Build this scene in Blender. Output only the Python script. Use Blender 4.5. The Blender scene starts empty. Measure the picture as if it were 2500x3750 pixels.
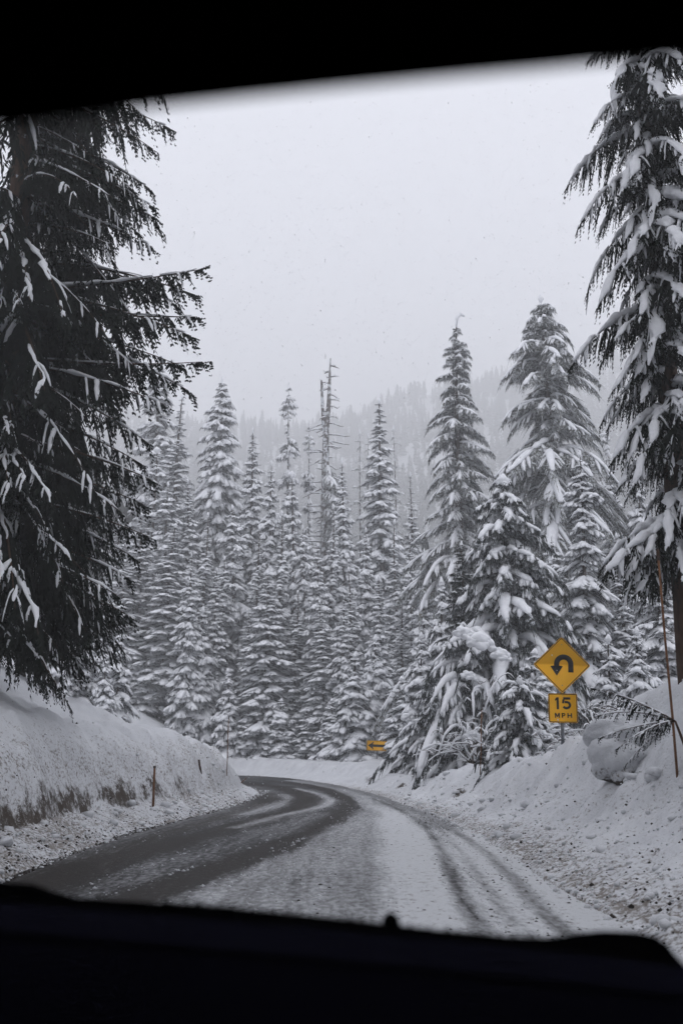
import bpy, math, time
import numpy as np
from math import radians, sin, cos, pi

T0 = time.time()
sc = bpy.context.scene
# ------------------------------------------------------------------ camera
PITCH = radians(13.79)
FPX = 3646.0            # focal length in photograph pixels
EYE = 1.5
cam_d = bpy.data.cameras.new('camera')
cam = bpy.data.objects.new('camera', cam_d)
sc.collection.objects.link(cam)
cam.location = (0, 0, EYE)
cam.rotation_euler = (radians(90) + PITCH, 0, 0)
cam_d.sensor_fit = 'VERTICAL'
cam_d.sensor_height = 36.0
cam_d.sensor_width = 24.0
cam_d.lens = 35.0
cam_d.clip_start = 0.02
cam_d.clip_end = 4000
cam_d.dof.use_dof = True
cam_d.dof.focus_distance = 38.0
cam_d.dof.aperture_fstop = 2.8
sc.camera = cam
# ------------------------------------------------------------------ sky and sun (overcast snowfall)
SUN_EL, SUN_ROT = radians(48), radians(170)
world = bpy.data.worlds.new('World'); sc.world = world
world.use_nodes = True
nt = world.node_tree; nt.nodes.clear()
sky = nt.nodes.new('ShaderNodeTexSky'); sky.sky_type = 'NISHITA'; sky.sun_disc = False
sky.sun_elevation = SUN_EL; sky.sun_rotation = SUN_ROT
sky.air_density = 2.0; sky.dust_density = 6.0; sky.altitude = 1200
hsv = nt.nodes.new('ShaderNodeHueSaturation'); hsv.inputs['Saturation'].default_value = 0.10
nt.links.new(sky.outputs[0], hsv.inputs['Color'])
mx = nt.nodes.new('ShaderNodeMix'); mx.data_type = 'RGBA'
mx.inputs['Factor'].default_value = 0.75
nt.links.new(hsv.outputs[0], mx.inputs[6])
mx.inputs[7].default_value = (8.3, 8.35, 9.2, 1)     # even overcast cloud deck
bg = nt.nodes.new('ShaderNodeBackground'); bg.inputs['Strength'].default_value = 0.158
nt.links.new(mx.outputs[2], bg.inputs['Color'])
wo = nt.nodes.new('ShaderNodeOutputWorld'); nt.links.new(bg.outputs[0], wo.inputs['Surface'])
sun_d = bpy.data.lights.new('sun', 'SUN'); sun_d.energy = 0.95; sun_d.angle = radians(50)
sun_d.color = (1.0, 0.97, 0.94)
sun = bpy.data.objects.new('sun', sun_d); sc.collection.objects.link(sun)
sun.rotation_euler = (radians(90) - SUN_EL, 0, radians(180) - SUN_ROT)
# ------------------------------------------------------------------ exposure / render
vs = sc.view_settings
vs.view_transform = 'Standard'; vs.look = 'None'; vs.gamma = 1.0; vs.exposure = 0.0
vs.use_curve_mapping = False
cy = sc.cycles
cy.use_denoising = True
cy.max_bounces = 8; cy.diffuse_bounces = 3; cy.glossy_bounces = 2
cy.transparent_max_bounces = 8; cy.volume_bounces = 6; cy.transmission_bounces = 2
cy.use_adaptive_sampling = True; cy.adaptive_threshold = 0.02
cy.caustics_reflective = False; cy.caustics_refractive = False
HAZE = 0.0019
HAZE_ALBEDO = (0.985, 0.987, 0.993, 1)

RNG = np.random.default_rng(7)

# ------------------------------------------------------------------ pixel helpers (photo pixels -> world, at a chosen distance)
def pray(x, y):
    a = (x - 1250) / FPX; b = (1875 - y) / FPX
    return np.array([a, cos(PITCH) - b * sin(PITCH), sin(PITCH) + b * cos(PITCH)])
def at(x, y, Y):
    d = pray(x, y); t = Y / d[1]
    return np.array([0, 0, EYE]) + d * t

# ------------------------------------------------------------------ noise
_tab = np.random.default_rng(3).random(65536)
def _h(ix, iy, seed):
    return _tab[((ix * 73856093) ^ (iy * 19349663) ^ (seed * 83492791)) & 65535]
def vnoise(x, y, seed=0):
    x = np.asarray(x, float); y = np.asarray(y, float)
    ix = np.floor(x).astype(np.int64); iy = np.floor(y).astype(np.int64)
    fx = x - ix; fy = y - iy
    fx = fx * fx * (3 - 2 * fx); fy = fy * fy * (3 - 2 * fy)
    a = _h(ix, iy, seed); b = _h(ix + 1, iy, seed); c = _h(ix, iy + 1, seed); d = _h(ix + 1, iy + 1, seed)
    return (a + (b - a) * fx) * (1 - fy) + (c + (d - c) * fx) * fy
def fbm(x, y, seed=0, oct=4):
    s = 0; a = 0.5; n = 0
    for i in range(oct):
        s = s + a * vnoise(x * 2 ** i + 17.3 * i, y * 2 ** i - 9.1 * i, seed + i); n += a; a *= 0.5
    return s / n
def sstep(a, b, x):
    t = np.clip((x - a) / (b - a), 0, 1); return t * t * (3 - 2 * t)

# ------------------------------------------------------------------ materials
def new_mat(name):
    m = bpy.data.materials.new(name); m.use_nodes = True
    return m, m.node_tree, m.node_tree.nodes['Principled BSDF']
def N(nt, typ, **kw):
    n = nt.nodes.new(typ)
    for k, v in kw.items():
        if k in n.inputs.keys() if isinstance(k, str) else False: n.inputs[k].default_value = v
        else: setattr(n, k, v)
    return n
def noise_node(nt, scale, detail=4, rough=0.55, coord='Object', vec=None):
    n = nt.nodes.new('ShaderNodeTexNoise'); n.inputs['Scale'].default_value = scale
    n.inputs['Detail'].default_value = detail; n.inputs['Roughness'].default_value = rough
    if vec is None:
        tc = nt.nodes.new('ShaderNodeTexCoord'); vec = tc.outputs[coord]
    nt.links.new(vec, n.inputs['Vector'])
    return n
def ramp_node(nt, src, stops):
    r = nt.nodes.new('ShaderNodeValToRGB'); nt.links.new(src, r.inputs[0])
    e = r.color_ramp.elements
    while len(e) < len(stops): e.new(0.5)
    for i, (p, c) in enumerate(stops):
        e[i].position = p; e[i].color = c if len(c) == 4 else (*c, 1)
    return r
def bump_node(nt, src, dist, strength=1.0):
    b = nt.nodes.new('ShaderNodeBump'); b.inputs['Distance'].default_value = dist
    b.inputs['Strength'].default_value = strength
    nt.links.new(src, b.inputs['Height']); return b
def mix_col(nt, fac, a, b):
    m = nt.nodes.new('ShaderNodeMix'); m.data_type = 'RGBA'
    for sock, v in ((m.inputs['Factor'], fac), (m.inputs[6], a), (m.inputs[7], b)):
        if hasattr(v, 'links'): nt.links.new(v, sock)
        elif isinstance(v, (int, float)): sock.default_value = v
        else: sock.default_value = (*v, 1) if len(v) == 3 else v
    return m.outputs[2]
def math_node(nt, op, a, b=None, clamp=False):
    m = nt.nodes.new('ShaderNodeMath'); m.operation = op; m.use_clamp = clamp
    for i, v in enumerate((a, b)):
        if v is None: continue
        if hasattr(v, 'links'): nt.links.new(v, m.inputs[i])
        else: m.inputs[i].default_value = v
    return m.outputs[0]

def plain(name, col, rough=0.7, spec=0.3, metal=0.0, var=0.0, vscale=8.0):
    m, nt, p = new_mat(name)
    p.inputs['Roughness'].default_value = rough; p.inputs['Specular IOR Level'].default_value = spec
    p.inputs['Metallic'].default_value = metal
    if var > 0:
        n = noise_node(nt, vscale, 5)
        r = ramp_node(nt, n.outputs['Fac'], [(0.3, tuple(c * (1 - var) for c in col)), (0.7, tuple(min(1, c * (1 + var)) for c in col))])
        nt.links.new(r.outputs[0], p.inputs['Base Color'])
    else: p.inputs['Base Color'].default_value = (*col, 1)
    return m

def snow_material():
    # ground snow: 'dirt' vertex attribute mixes in road sand and soil
    m, nt, p = new_mat('roadside_snow')
    p.inputs['Roughness'].default_value = 0.75; p.inputs['Specular IOR Level'].default_value = 0.15
    at_ = nt.nodes.new('ShaderNodeAttribute'); at_.attribute_name = 'dirt'
    soil = nt.nodes.new('ShaderNodeAttribute'); soil.attribute_name = 'soil'
    n1 = noise_node(nt, 0.9, 5); n2 = noise_node(nt, 16, 5, 0.7); n3 = noise_node(nt, 3.2, 5, 0.6)
    clean = ramp_node(nt, n1.outputs['Fac'], [(0.3, (.54, .55, .575)), (0.7, (.66, .67, .69))]).outputs[0]
    # sand specks
    s = math_node(nt, 'MULTIPLY', at_.outputs['Fac'], 0.36)
    t = math_node(nt, 'ADD', n2.outputs['Fac'], s)
    t = math_node(nt, 'ADD', t, math_node(nt, 'MULTIPLY', math_node(nt, 'SUBTRACT', n3.outputs['Fac'], 0.5), 0.35))
    f = ramp_node(nt, t, [(0.66, (0, 0, 0)), (0.80, (1, 1, 1))]).outputs[0]
    dirty = ramp_node(nt, n3.outputs['Fac'], [(0.3, (.10, .085, .07)), (0.7, (.24, .22, .20))]).outputs[0]
    c = mix_col(nt, f, clean, dirty)
    # soil undercut on the bank, and the shade painted under the snow lump
    n4 = noise_node(nt, 5.5, 7, 0.78)
    f2 = math_node(nt, 'ADD', n4.outputs['Fac'], math_node(nt, 'MULTIPLY', soil.outputs['Fac'], 0.5))
    f2 = ramp_node(nt, f2, [(0.64, (0, 0, 0)), (0.78, (1, 1, 1))]).outputs[0]
    c = mix_col(nt, f2, c, (.060, .048, .038))
    nt.links.new(c, p.inputs['Base Color'])
    nb = noise_node(nt, 9, 6, 0.6); nb2 = noise_node(nt, 45, 4, 0.6)
    h = math_node(nt, 'ADD', math_node(nt, 'MULTIPLY', nb.outputs['Fac'], 1.0), math_node(nt, 'MULTIPLY', nb2.outputs['Fac'], 0.2))
    b = bump_node(nt, h, 0.04, 0.7)
    nt.links.new(b.outputs[0], p.inputs['Normal'])
    return m

def tree_snow_material():
    m, nt, p = new_mat('branch_snow')
    p.inputs['Roughness'].default_value = 0.8; p.inputs['Specular IOR Level'].default_value = 0.1
    n = noise_node(nt, 5, 4)
    r = ramp_node(nt, n.outputs['Fac'], [(0.3, (.80, .81, .84)), (0.7, (.88, .89, .91))])
    nt.links.new(r.outputs[0], p.inputs['Base Color'])
    nb = noise_node(nt, 12, 4); b = bump_node(nt, nb.outputs['Fac'], 0.03, 0.7)
    nt.links.new(b.outputs[0], p.inputs['Normal'])
    return m

def needle_material(name, dark, mid, frost, amount, scale=9):
    m, nt, p = new_mat(name)
    p.inputs['Roughness'].default_value = 0.8; p.inputs['Specular IOR Level'].default_value = 0.1
    n = noise_node(nt, 1.3, 3); n2 = noise_node(nt, scale, 5, 0.7)
    base = ramp_node(nt, n.outputs['Fac'], [(0.35, dark), (0.65, mid)]).outputs[0]
    lo = 0.72 - amount * 0.5
    f = ramp_node(nt, n2.outputs['Fac'], [(lo, (0, 0, 0)), (min(lo + 0.1, 1), (1, 1, 1))]).outputs[0]
    c = mix_col(nt, f, base, frost)
    nt.links.new(c, p.inputs['Base Color'])
    return m

def bark_material(name, a, b, snowy=0.0):
    m, nt, p = new_mat(name)
    p.inputs['Roughness'].default_value = 0.9; p.inputs['Specular IOR Level'].default_value = 0.1
    tc = nt.nodes.new('ShaderNodeTexCoord'); mp = nt.nodes.new('ShaderNodeMapping')
    mp.inputs['Scale'].default_value = (6, 6, 1.2); nt.links.new(tc.outputs['Object'], mp.inputs[0])
    n = noise_node(nt, 3, 6, 0.7, vec=mp.outputs[0])
    c = ramp_node(nt, n.outputs['Fac'], [(0.3, a), (0.7, b)]).outputs[0]
    if snowy > 0:
        n2 = noise_node(nt, 2.5, 5, 0.7)
        f = ramp_node(nt, n2.outputs['Fac'], [(0.68 - snowy * .4, (0, 0, 0)), (0.74 - snowy * .4, (1, 1, 1))]).outputs[0]
        c = mix_col(nt, f, c, (.62, .64, .67))
    nt.links.new(c, p.inputs['Base Color'])
    b_ = bump_node(nt, n.outputs['Fac'], 0.02, 1.0); nt.links.new(b_.outputs[0], p.inputs['Normal'])
    return m

def road_material():
    m, nt, p = new_mat('slushy_asphalt')
    wear = nt.nodes.new('ShaderNodeAttribute'); wear.attribute_name = 'wear'
    brown = nt.nodes.new('ShaderNodeAttribute'); brown.attribute_name = 'brown'
    uv = nt.nodes.new('ShaderNodeUVMap'); uv.uv_map = 'travel'
    def mp(sx, sy):
        q = nt.nodes.new('ShaderNodeMapping'); q.inputs['Scale'].default_value = (sx, sy, 1)
        nt.links.new(uv.outputs[0], q.inputs[0]); return q.outputs[0]
    streak = noise_node(nt, 1.0, 5, 0.65, vec=mp(7, 0.5))
    grain = noise_node(nt, 1.0, 5, 0.75, vec=mp(12, 5))
    specks = noise_node(nt, 1.0, 4, 0.7, vec=mp(8, 6))
    t = wear.outputs['Fac']
    t = math_node(nt, 'ADD', t, math_node(nt, 'MULTIPLY', math_node(nt, 'SUBTRACT', streak.outputs['Fac'], 0.5), 0.55))
    t = math_node(nt, 'ADD', t, math_node(nt, 'MULTIPLY', math_node(nt, 'SUBTRACT', grain.outputs['Fac'], 0.5), 1.25))
    f = ramp_node(nt, t, [(0.16, (0, 0, 0)), (0.80, (1, 1, 1))]).outputs[0]
    snow = ramp_node(nt, specks.outputs['Fac'], [(0.58, (.56, .57, .585)), (0.70, (.12, .105, .09))]).outputs[0]
    wetd = mix_col(nt, brown.outputs['Fac'], (.012, .0125, .014), (.018, .014, .011))
    slush = ramp_node(nt, grain.outputs['Fac'], [(0.45, (0, 0, 0)), (0.72, (.28, .28, .28))]).outputs[0]
    wetd = mix_col(nt, slush, wetd, (.085, .08, .076))
    c = mix_col(nt, f, snow, wetd)
    nt.links.new(c, p.inputs['Base Color'])
    r = ramp_node(nt, f, [(0.0, (.8, .8, .8)), (1.0, (.5, .5, .5))]).outputs[0]
    nt.links.new(r, p.inputs['Roughness'])
    p.inputs['Specular IOR Level'].default_value = 0.06
    h = math_node(nt, 'SUBTRACT', math_node(nt, 'MULTIPLY', grain.outputs['Fac'], 0.8), math_node(nt, 'MULTIPLY', f, 0.4))
    b = bump_node(nt, h, 0.03, 0.9); nt.links.new(b.outputs[0], p.inputs['Normal'])
    return m

M = {}
M['snow'] = snow_material()
M['tsnow'] = tree_snow_material()
M['needle_near'] = needle_material('dark_hemlock_needles', (.006, .009, .007), (.013, .018, .013), (.26, .27, .29), 0.03, 14)
M['needle_mid'] = needle_material('frosted_fir_needles', (.022, .027, .026), (.048, .054, .050), (.58, .60, .63), 0.42, 7)
M['needle_grey'] = needle_material('rime_grey_needles', (.060, .062, .052), (.12, .12, .10), (.62, .64, .66), 0.52, 6)
M['needle_dark'] = needle_material('dark_fir_needles', (.010, .016, .012), (.022, .032, .022), (.30, .32, .34), 0.12, 6)
M['bark'] = bark_material('conifer_bark', (.045, .036, .030), (.11, .092, .078), 0.1)
M['bark_snowy'] = bark_material('snow_plastered_bark', (.06, .052, .047), (.15, .135, .12), 0.45)
M['bark_near'] = bark_material('brown_hemlock_bark', (.030, .020, .015), (.095, .055, .036), 0.12)
M['road'] = road_material()
M['far'] = needle_material('far_forest_green', (.030, .036, .034), (.050, .057, .053), (.55, .57, .60), 0.22, 0.45)
M['yellow'] = plain('sign_yellow', (.90, .44, .003), 0.55, 0.3, var=0.06, vscale=3)
_n = M['yellow'].node_tree; _p = _n.nodes['Principled BSDF']; _src = _p.inputs['Base Color'].links[0].from_socket
_a = noise_node(_n, 26, 3, .6); _f = ramp_node(_n, _a.outputs['Fac'], [(.70, (0, 0, 0)), (.76, (.5, .5, .5))]).outputs[0]
_g = noise_node(_n, 3, 5, .7); _h2 = ramp_node(_n, _g.outputs['Fac'], [(.5, (0, 0, 0)), (.8, (.35, .35, .35))]).outputs[0]
_c = mix_col(_n, _h2, _src, (.42, .22, .02)); _c = mix_col(_n, _f, _c, (.75, .70, .55)); _n.links.new(_c, _p.inputs['Base Color'])
M['black'] = plain('sign_black', (.012, .012, .013), 0.6, 0.2)
M['galv'] = plain('galvanised_steel', (.16, .17, .18), 0.6, 0.4, 0.3, 0.2)
M['bolt'] = plain('bolt_steel', (.30, .30, .28), 0.5, 0.4, 0.6)
M['stake'] = plain('weathered_stake', (.16, .075, .035), 0.8, 0.2, var=0.35, vscale=6)
M['stake_dark'] = plain('dark_stake', (.07, .042, .028), 0.8, 0.2, var=0.4, vscale=9)
M['dash_black'] = plain('black_dash_vinyl', (.0010, .0010, .0012), 0.95, 0.0)
M['dash_sheen'] = plain('painted_sheen_dash_vinyl', (.0046, .0046, .0080), 0.9, 0.0)  # lighter bluish tone paints in the highlight along the dash roll
M['dash_panel'] = plain('dash_panel_plastic', (.0022, .0022, .0040), 0.9, 0.0)
M['liner'] = plain('dark_headliner', (.0008, .0008, .0009), 0.95, 0.0)
M['paint'] = plain('dark_car_paint', (.012, .013, .016), 0.4, 0.4)
M['tyre'] = plain('tyre_rubber', (.02, .02, .02), 0.85, 0.2)
def glass_mat():
    m = bpy.data.materials.new('windscreen_glass'); m.use_nodes = True; nt = m.node_tree; nt.nodes.clear()
    t = nt.nodes.new('ShaderNodeBsdfTransparent'); t.inputs['Color'].default_value = (.955, .965, .97, 1)
    o = nt.nodes.new('ShaderNodeOutputMaterial'); nt.links.new(t.outputs[0], o.inputs['Surface'])
    return m
M['glass'] = glass_mat()

# ------------------------------------------------------------------ mesh helpers
def link(o): sc.collection.objects.link(o); return o
def mesh_data(name, V, F, mat=None, smooth=False, attrs=None, uv=None):
    """V (n,3); F (m,3) or (m,4) int array."""
    V = np.ascontiguousarray(V, np.float32); F = np.ascontiguousarray(F, np.int32)
    me = bpy.data.meshes.new(name); k = F.shape[1]
    me.vertices.add(len(V)); me.vertices.foreach_set('co', V.ravel())
    me.loops.add(F.size); me.loops.foreach_set('vertex_index', F.ravel())
    me.polygons.add(len(F)); me.polygons.foreach_set('loop_start', np.arange(0, F.size, k, dtype=np.int32))
    if smooth: me.polygons.foreach_set('use_smooth', np.ones(len(F), bool))
    if uv is not None:
        l = me.uv_layers.new(name='travel'); l.data.foreach_set('uv', np.ascontiguousarray(uv[F.ravel()], np.float32).ravel())
    me.update(calc_edges=True)
    if attrs:
        for an, av in attrs.items():
            a = me.attributes.new(an, 'FLOAT', 'POINT'); a.data.foreach_set('value', np.ascontiguousarray(av, np.float32))
    if mat: me.materials.append(mat)
    return me
def mesh_obj(name, V, F, mat, parent=None, smooth=False, **kw):
    o = bpy.data.objects.new(name, mesh_data(name, V, F, mat, smooth, **kw)); link(o)
    if parent: o.parent = parent
    return o
def tag(o, label=None, cat=None, group=None, kind=None):
    if label: o['label'] = label
    if cat: o['category'] = cat
    if group: o['group'] = group
    if kind: o['kind'] = kind
    return o
def empty(name, loc, label=None, cat=None, group=None):
    o = bpy.data.objects.new(name, None); link(o); o.location = loc; o.empty_display_size = 0.2
    return tag(o, label, cat, group)

class Buf:
    """collects triangle geometry"""
    def __init__(s): s.v = []; s.f = []; s.n = 0
    def add(s, V, F):
        V = np.asarray(V, float).reshape(-1, 3); F = np.asarray(F, int)
        if F.shape[1] == 4: F = np.concatenate([F[:, :3], F[:, [0, 2, 3]]])
        s.v.append(V); s.f.append(F + s.n); s.n += len(V)
    def arrays(s): return np.concatenate(s.v), np.concatenate(s.f)
    def box(s, lo, hi):
        x0, y0, z0 = lo; x1, y1, z1 = hi
        V = [(x0,y0,z0),(x1,y0,z0),(x1,y1,z0),(x0,y1,z0),(x0,y0,z1),(x1,y0,z1),(x1,y1,z1),(x0,y1,z1)]
        s.add(V, [(0,3,2,1),(4,5,6,7),(0,1,5,4),(1,2,6,5),(2,3,7,6),(3,0,4,7)])
    def prism(s, P, h, axis='y', off=0.0):
        """flat outline P (n,2) in xz, extruded along y from off to off+h (towards -y = facing camera is off)"""
        from mathutils.geometry import tessellate_polygon
        from mathutils import Vector
        n = len(P); P = [tuple(p) for p in P]
        tri = tessellate_polygon([[Vector((p[0], p[1], 0)) for p in P]])
        A = [(p[0], off, p[1]) for p in P]; B = [(p[0], off + h, p[1]) for p in P]
        F = [list(t) for t in tri] + [[t[0] + n, t[2] + n, t[1] + n] for t in tri]
        for i in range(n):
            j = (i + 1) % n; F += [[i, j, j + n], [i, j + n, i + n]]
        s.add(A + B, F)
    def tube(s, P, R, k=6, flat=None, caps=True):
        V, F = tube(P, R, k); s.add(V, F)
def tube(P, R, k=6):
    P = np.asarray(P, float); n = len(P); R = np.broadcast_to(np.asarray(R, float), (n,))
    Tn = np.gradient(P, axis=0); Tn /= np.linalg.norm(Tn, axis=1)[:, None] + 1e-9
    ref = np.array([0, 0, 1.0]) if abs(Tn[:, 2]).mean() < 0.8 else np.array([1.0, 0, 0])
    S = np.cross(Tn, ref); S /= np.linalg.norm(S, axis=1)[:, None] + 1e-9
    U = np.cross(S, Tn)
    a = np.arange(k) * 2 * pi / k
    V = P[:, None, :] + R[:, None, None] * (np.cos(a)[None, :, None] * S[:, None, :] + np.sin(a)[None, :, None] * U[:, None, :])
    V = V.reshape(-1, 3); F = []
    for i in range(n - 1):
        for j in range(k):
            j2 = (j + 1) % k
            F.append((i * k + j, i * k + j2, (i + 1) * k + j2)); F.append((i * k + j, (i + 1) * k + j2, (i + 1) * k + j))
    for j in range(1, k - 1):
        F.append((0, j + 1, j)); b = (n - 1) * k; F.append((b, b + j, b + j + 1))
    return V, np.array(F)
def rope(Px, ry, rz_up, rz_dn, k=6):
    """closed snow pillow in branch space: rings round axis points Px (n,3); ry half width, rz_up height, rz_dn depth below"""
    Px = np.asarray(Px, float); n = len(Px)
    a = np.arange(k) * 2 * pi / k + (pi / k if k % 2 else 0)
    ca, sa = np.cos(a), np.sin(a)
    d = np.gradient(Px[:, :2], axis=0); d /= np.linalg.norm(d, axis=1)[:, None] + 1e-9
    side = np.stack([-d[:, 1], d[:, 0], 0 * d[:, 0]], 1)
    V = Px[:, None, :] + (ry[:, None] * ca)[:, :, None] * side[:, None, :]
    V[:, :, 2] += np.where(sa > 0, rz_up[:, None] * sa, rz_dn[:, None] * sa)
    V = V.reshape(-1, 3); F = []
    for i in range(n - 1):
        for j in range(k):
            j2 = (j + 1) % k
            F.append((i * k + j, (i + 1) * k + j, (i + 1) * k + j2)); F.append((i * k + j, (i + 1) * k + j2, i * k + j2))
    for j in range(1, k - 1):
        F.append((0, j, j + 1)); b = (n - 1) * k; F.append((b, b + j + 1, b + j))
    return V, np.array(F)

# ================================================================== TERRAIN
L_EDGE = np.array([(-46,-90),(-26,-66),(-12,-48),(-5.5,-32),(-4.3,-20),(-4.2,-10),(-4.2,0),(-4.2,13),(-4.25,17),(-4.2,20),(-4.0,23.5),(-3.55,28.6),(-3.25,34),(-3.2,38),(-3.35,42),(-3.8,47),(-5.2,53),(-8.2,58.5),(-13,61.5),(-22,63),(-36,62.5),(-60,61),(-110,58)], float)
R_EDGE = np.array([(-39,-94),(-19,-70),(-5,-52),(1.4,-35),(2.6,-22),(2.55,-10),(2.55,0),(2.55,9.5),(2.5,12),(2.52,15),(2.57,18),(2.55,22),(2.42,26.7),(2.05,31.7),(1.6,37.5),(1.1,43.3),(0.3,50),(-0.8,58),(-2.1,65),(-3.9,72.7),(-6,79),(-8.6,83),(-13,84),(-22,82),(-36,78.5),(-60,75),(-110,70)], float)
def densify(P, step):
    d = np.r_[0, np.cumsum(np.linalg.norm(np.diff(P, axis=0), axis=1))]
    # Catmull-like smoothing through cubic sampling
    t = np.arange(0, d[-1], step); X = np.interp(t, d, P[:, 0]); Y = np.interp(t, d, P[:, 1])
    k = max(3, int(3.0 / step) | 1); w = np.hanning(k + 2)[1:-1]; w /= w.sum()
    pad = k // 2
    X = np.convolve(np.pad(X, pad, 'edge'), w, 'valid'); Y = np.convolve(np.pad(Y, pad, 'edge'), w, 'valid')
    return np.stack([X, Y], 1)
LD, RD = densify(L_EDGE, 0.8), densify(R_EDGE, 0.8)
def poly_dist(X, Y, P):
    """distance to polyline and the Y value of the nearest point"""
    best = np.full(X.shape, 1e9); s = np.zeros(X.shape)
    ch = 20000
    A = P[:-1]; B = P[1:]; D = B - A; L2 = (D ** 2).sum(1)
    for i in range(0, len(X), ch):
        x = X[i:i + ch, None]; y = Y[i:i + ch, None]
        t = np.clip(((x - A[:, 0]) * D[:, 0] + (y - A[:, 1]) * D[:, 1]) / L2, 0, 1)
        px = A[:, 0] + t * D[:, 0]; py = A[:, 1] + t * D[:, 1]
        dd = np.hypot(x - px, y - py); j = dd.argmin(1); r = np.arange(len(j))
        best[i:i + ch] = dd[r, j]; s[i:i + ch] = py[r, j] + 0 * t[r, j]
    return best, s
def inside_poly(X, Y, P):
    c = np.zeros(X.shape, bool)
    x0, y0 = P[:, 0], P[:, 1]; x1, y1 = np.roll(x0, -1), np.roll(y0, -1)
    for a, b, c1, d in zip(x0, y0, x1, y1):
        if b == d: continue
        m = ((b > Y) != (d > Y)) & (X < (c1 - a) * (Y - b) / (d - b) + a)
        c ^= m
    return c
ROADPOLY = np.concatenate([LD[::2], RD[::-2]])

def crest_px(x):   # ridge ground line in the photograph
    return np.interp(x, [-3000, 0, 650, 1150, 1300, 1500, 1700, 1900, 2300, 2600, 6000], [1530, 1560, 1560, 1570, 1525, 1465, 1430, 1405, 1370, 1365, 1290])
def ridge_h(X, Y):
    R = np.hypot(X, Y); az = X / np.maximum(Y, 1)
    px = 1250 + FPX * np.clip(az, -1, 1) / 1.05
    el = np.tan(np.arctan((1875 - crest_px(px)) / FPX) + PITCH)
    top = el * 1050
    t = np.clip((R - 190) / (1050 - 190), 0, 1)
    z = top * (0.10 * t + 0.90 * t ** 1.35)
    z = np.where(R > 1050, top, z)
    z += (fbm(X / 80, Y / 80, 40, 3) - 0.5) * 26 * np.clip((R - 200) / 200, 0, 1) * np.where(R < 1050, 1, 0.5)
    return z * (Y > 0)
LT = (np.array([-90, 0, 10, 20, 28, 32, 36, 40, 43, 50, 90]), np.array([2.7, 2.7, 2.65, 2.6, 2.5, 2.35, 2.12, 1.85, 1.55, 1.25, 1.2]))
LS = (np.array([-90, 12, 22, 28, 32, 36, 42, 90]), np.array([.64, .64, .62, .50, .30, .10, .0, .0]))
RC = (np.array([-90, 0, 10, 15, 18, 20.5, 23, 26, 30, 34, 38, 42, 46, 52, 58, 62, 70, 80, 88, 100, 120]),
      np.array([3.2, 3.2, 3.2, 3.15, 2.95, 2.25, 1.62, 1.5, 1.36, 1.28, .9, .65, .6, .75, .95, 1.05, 1.1, 1.25, 1.45, 1.9, 2.0]))
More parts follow.
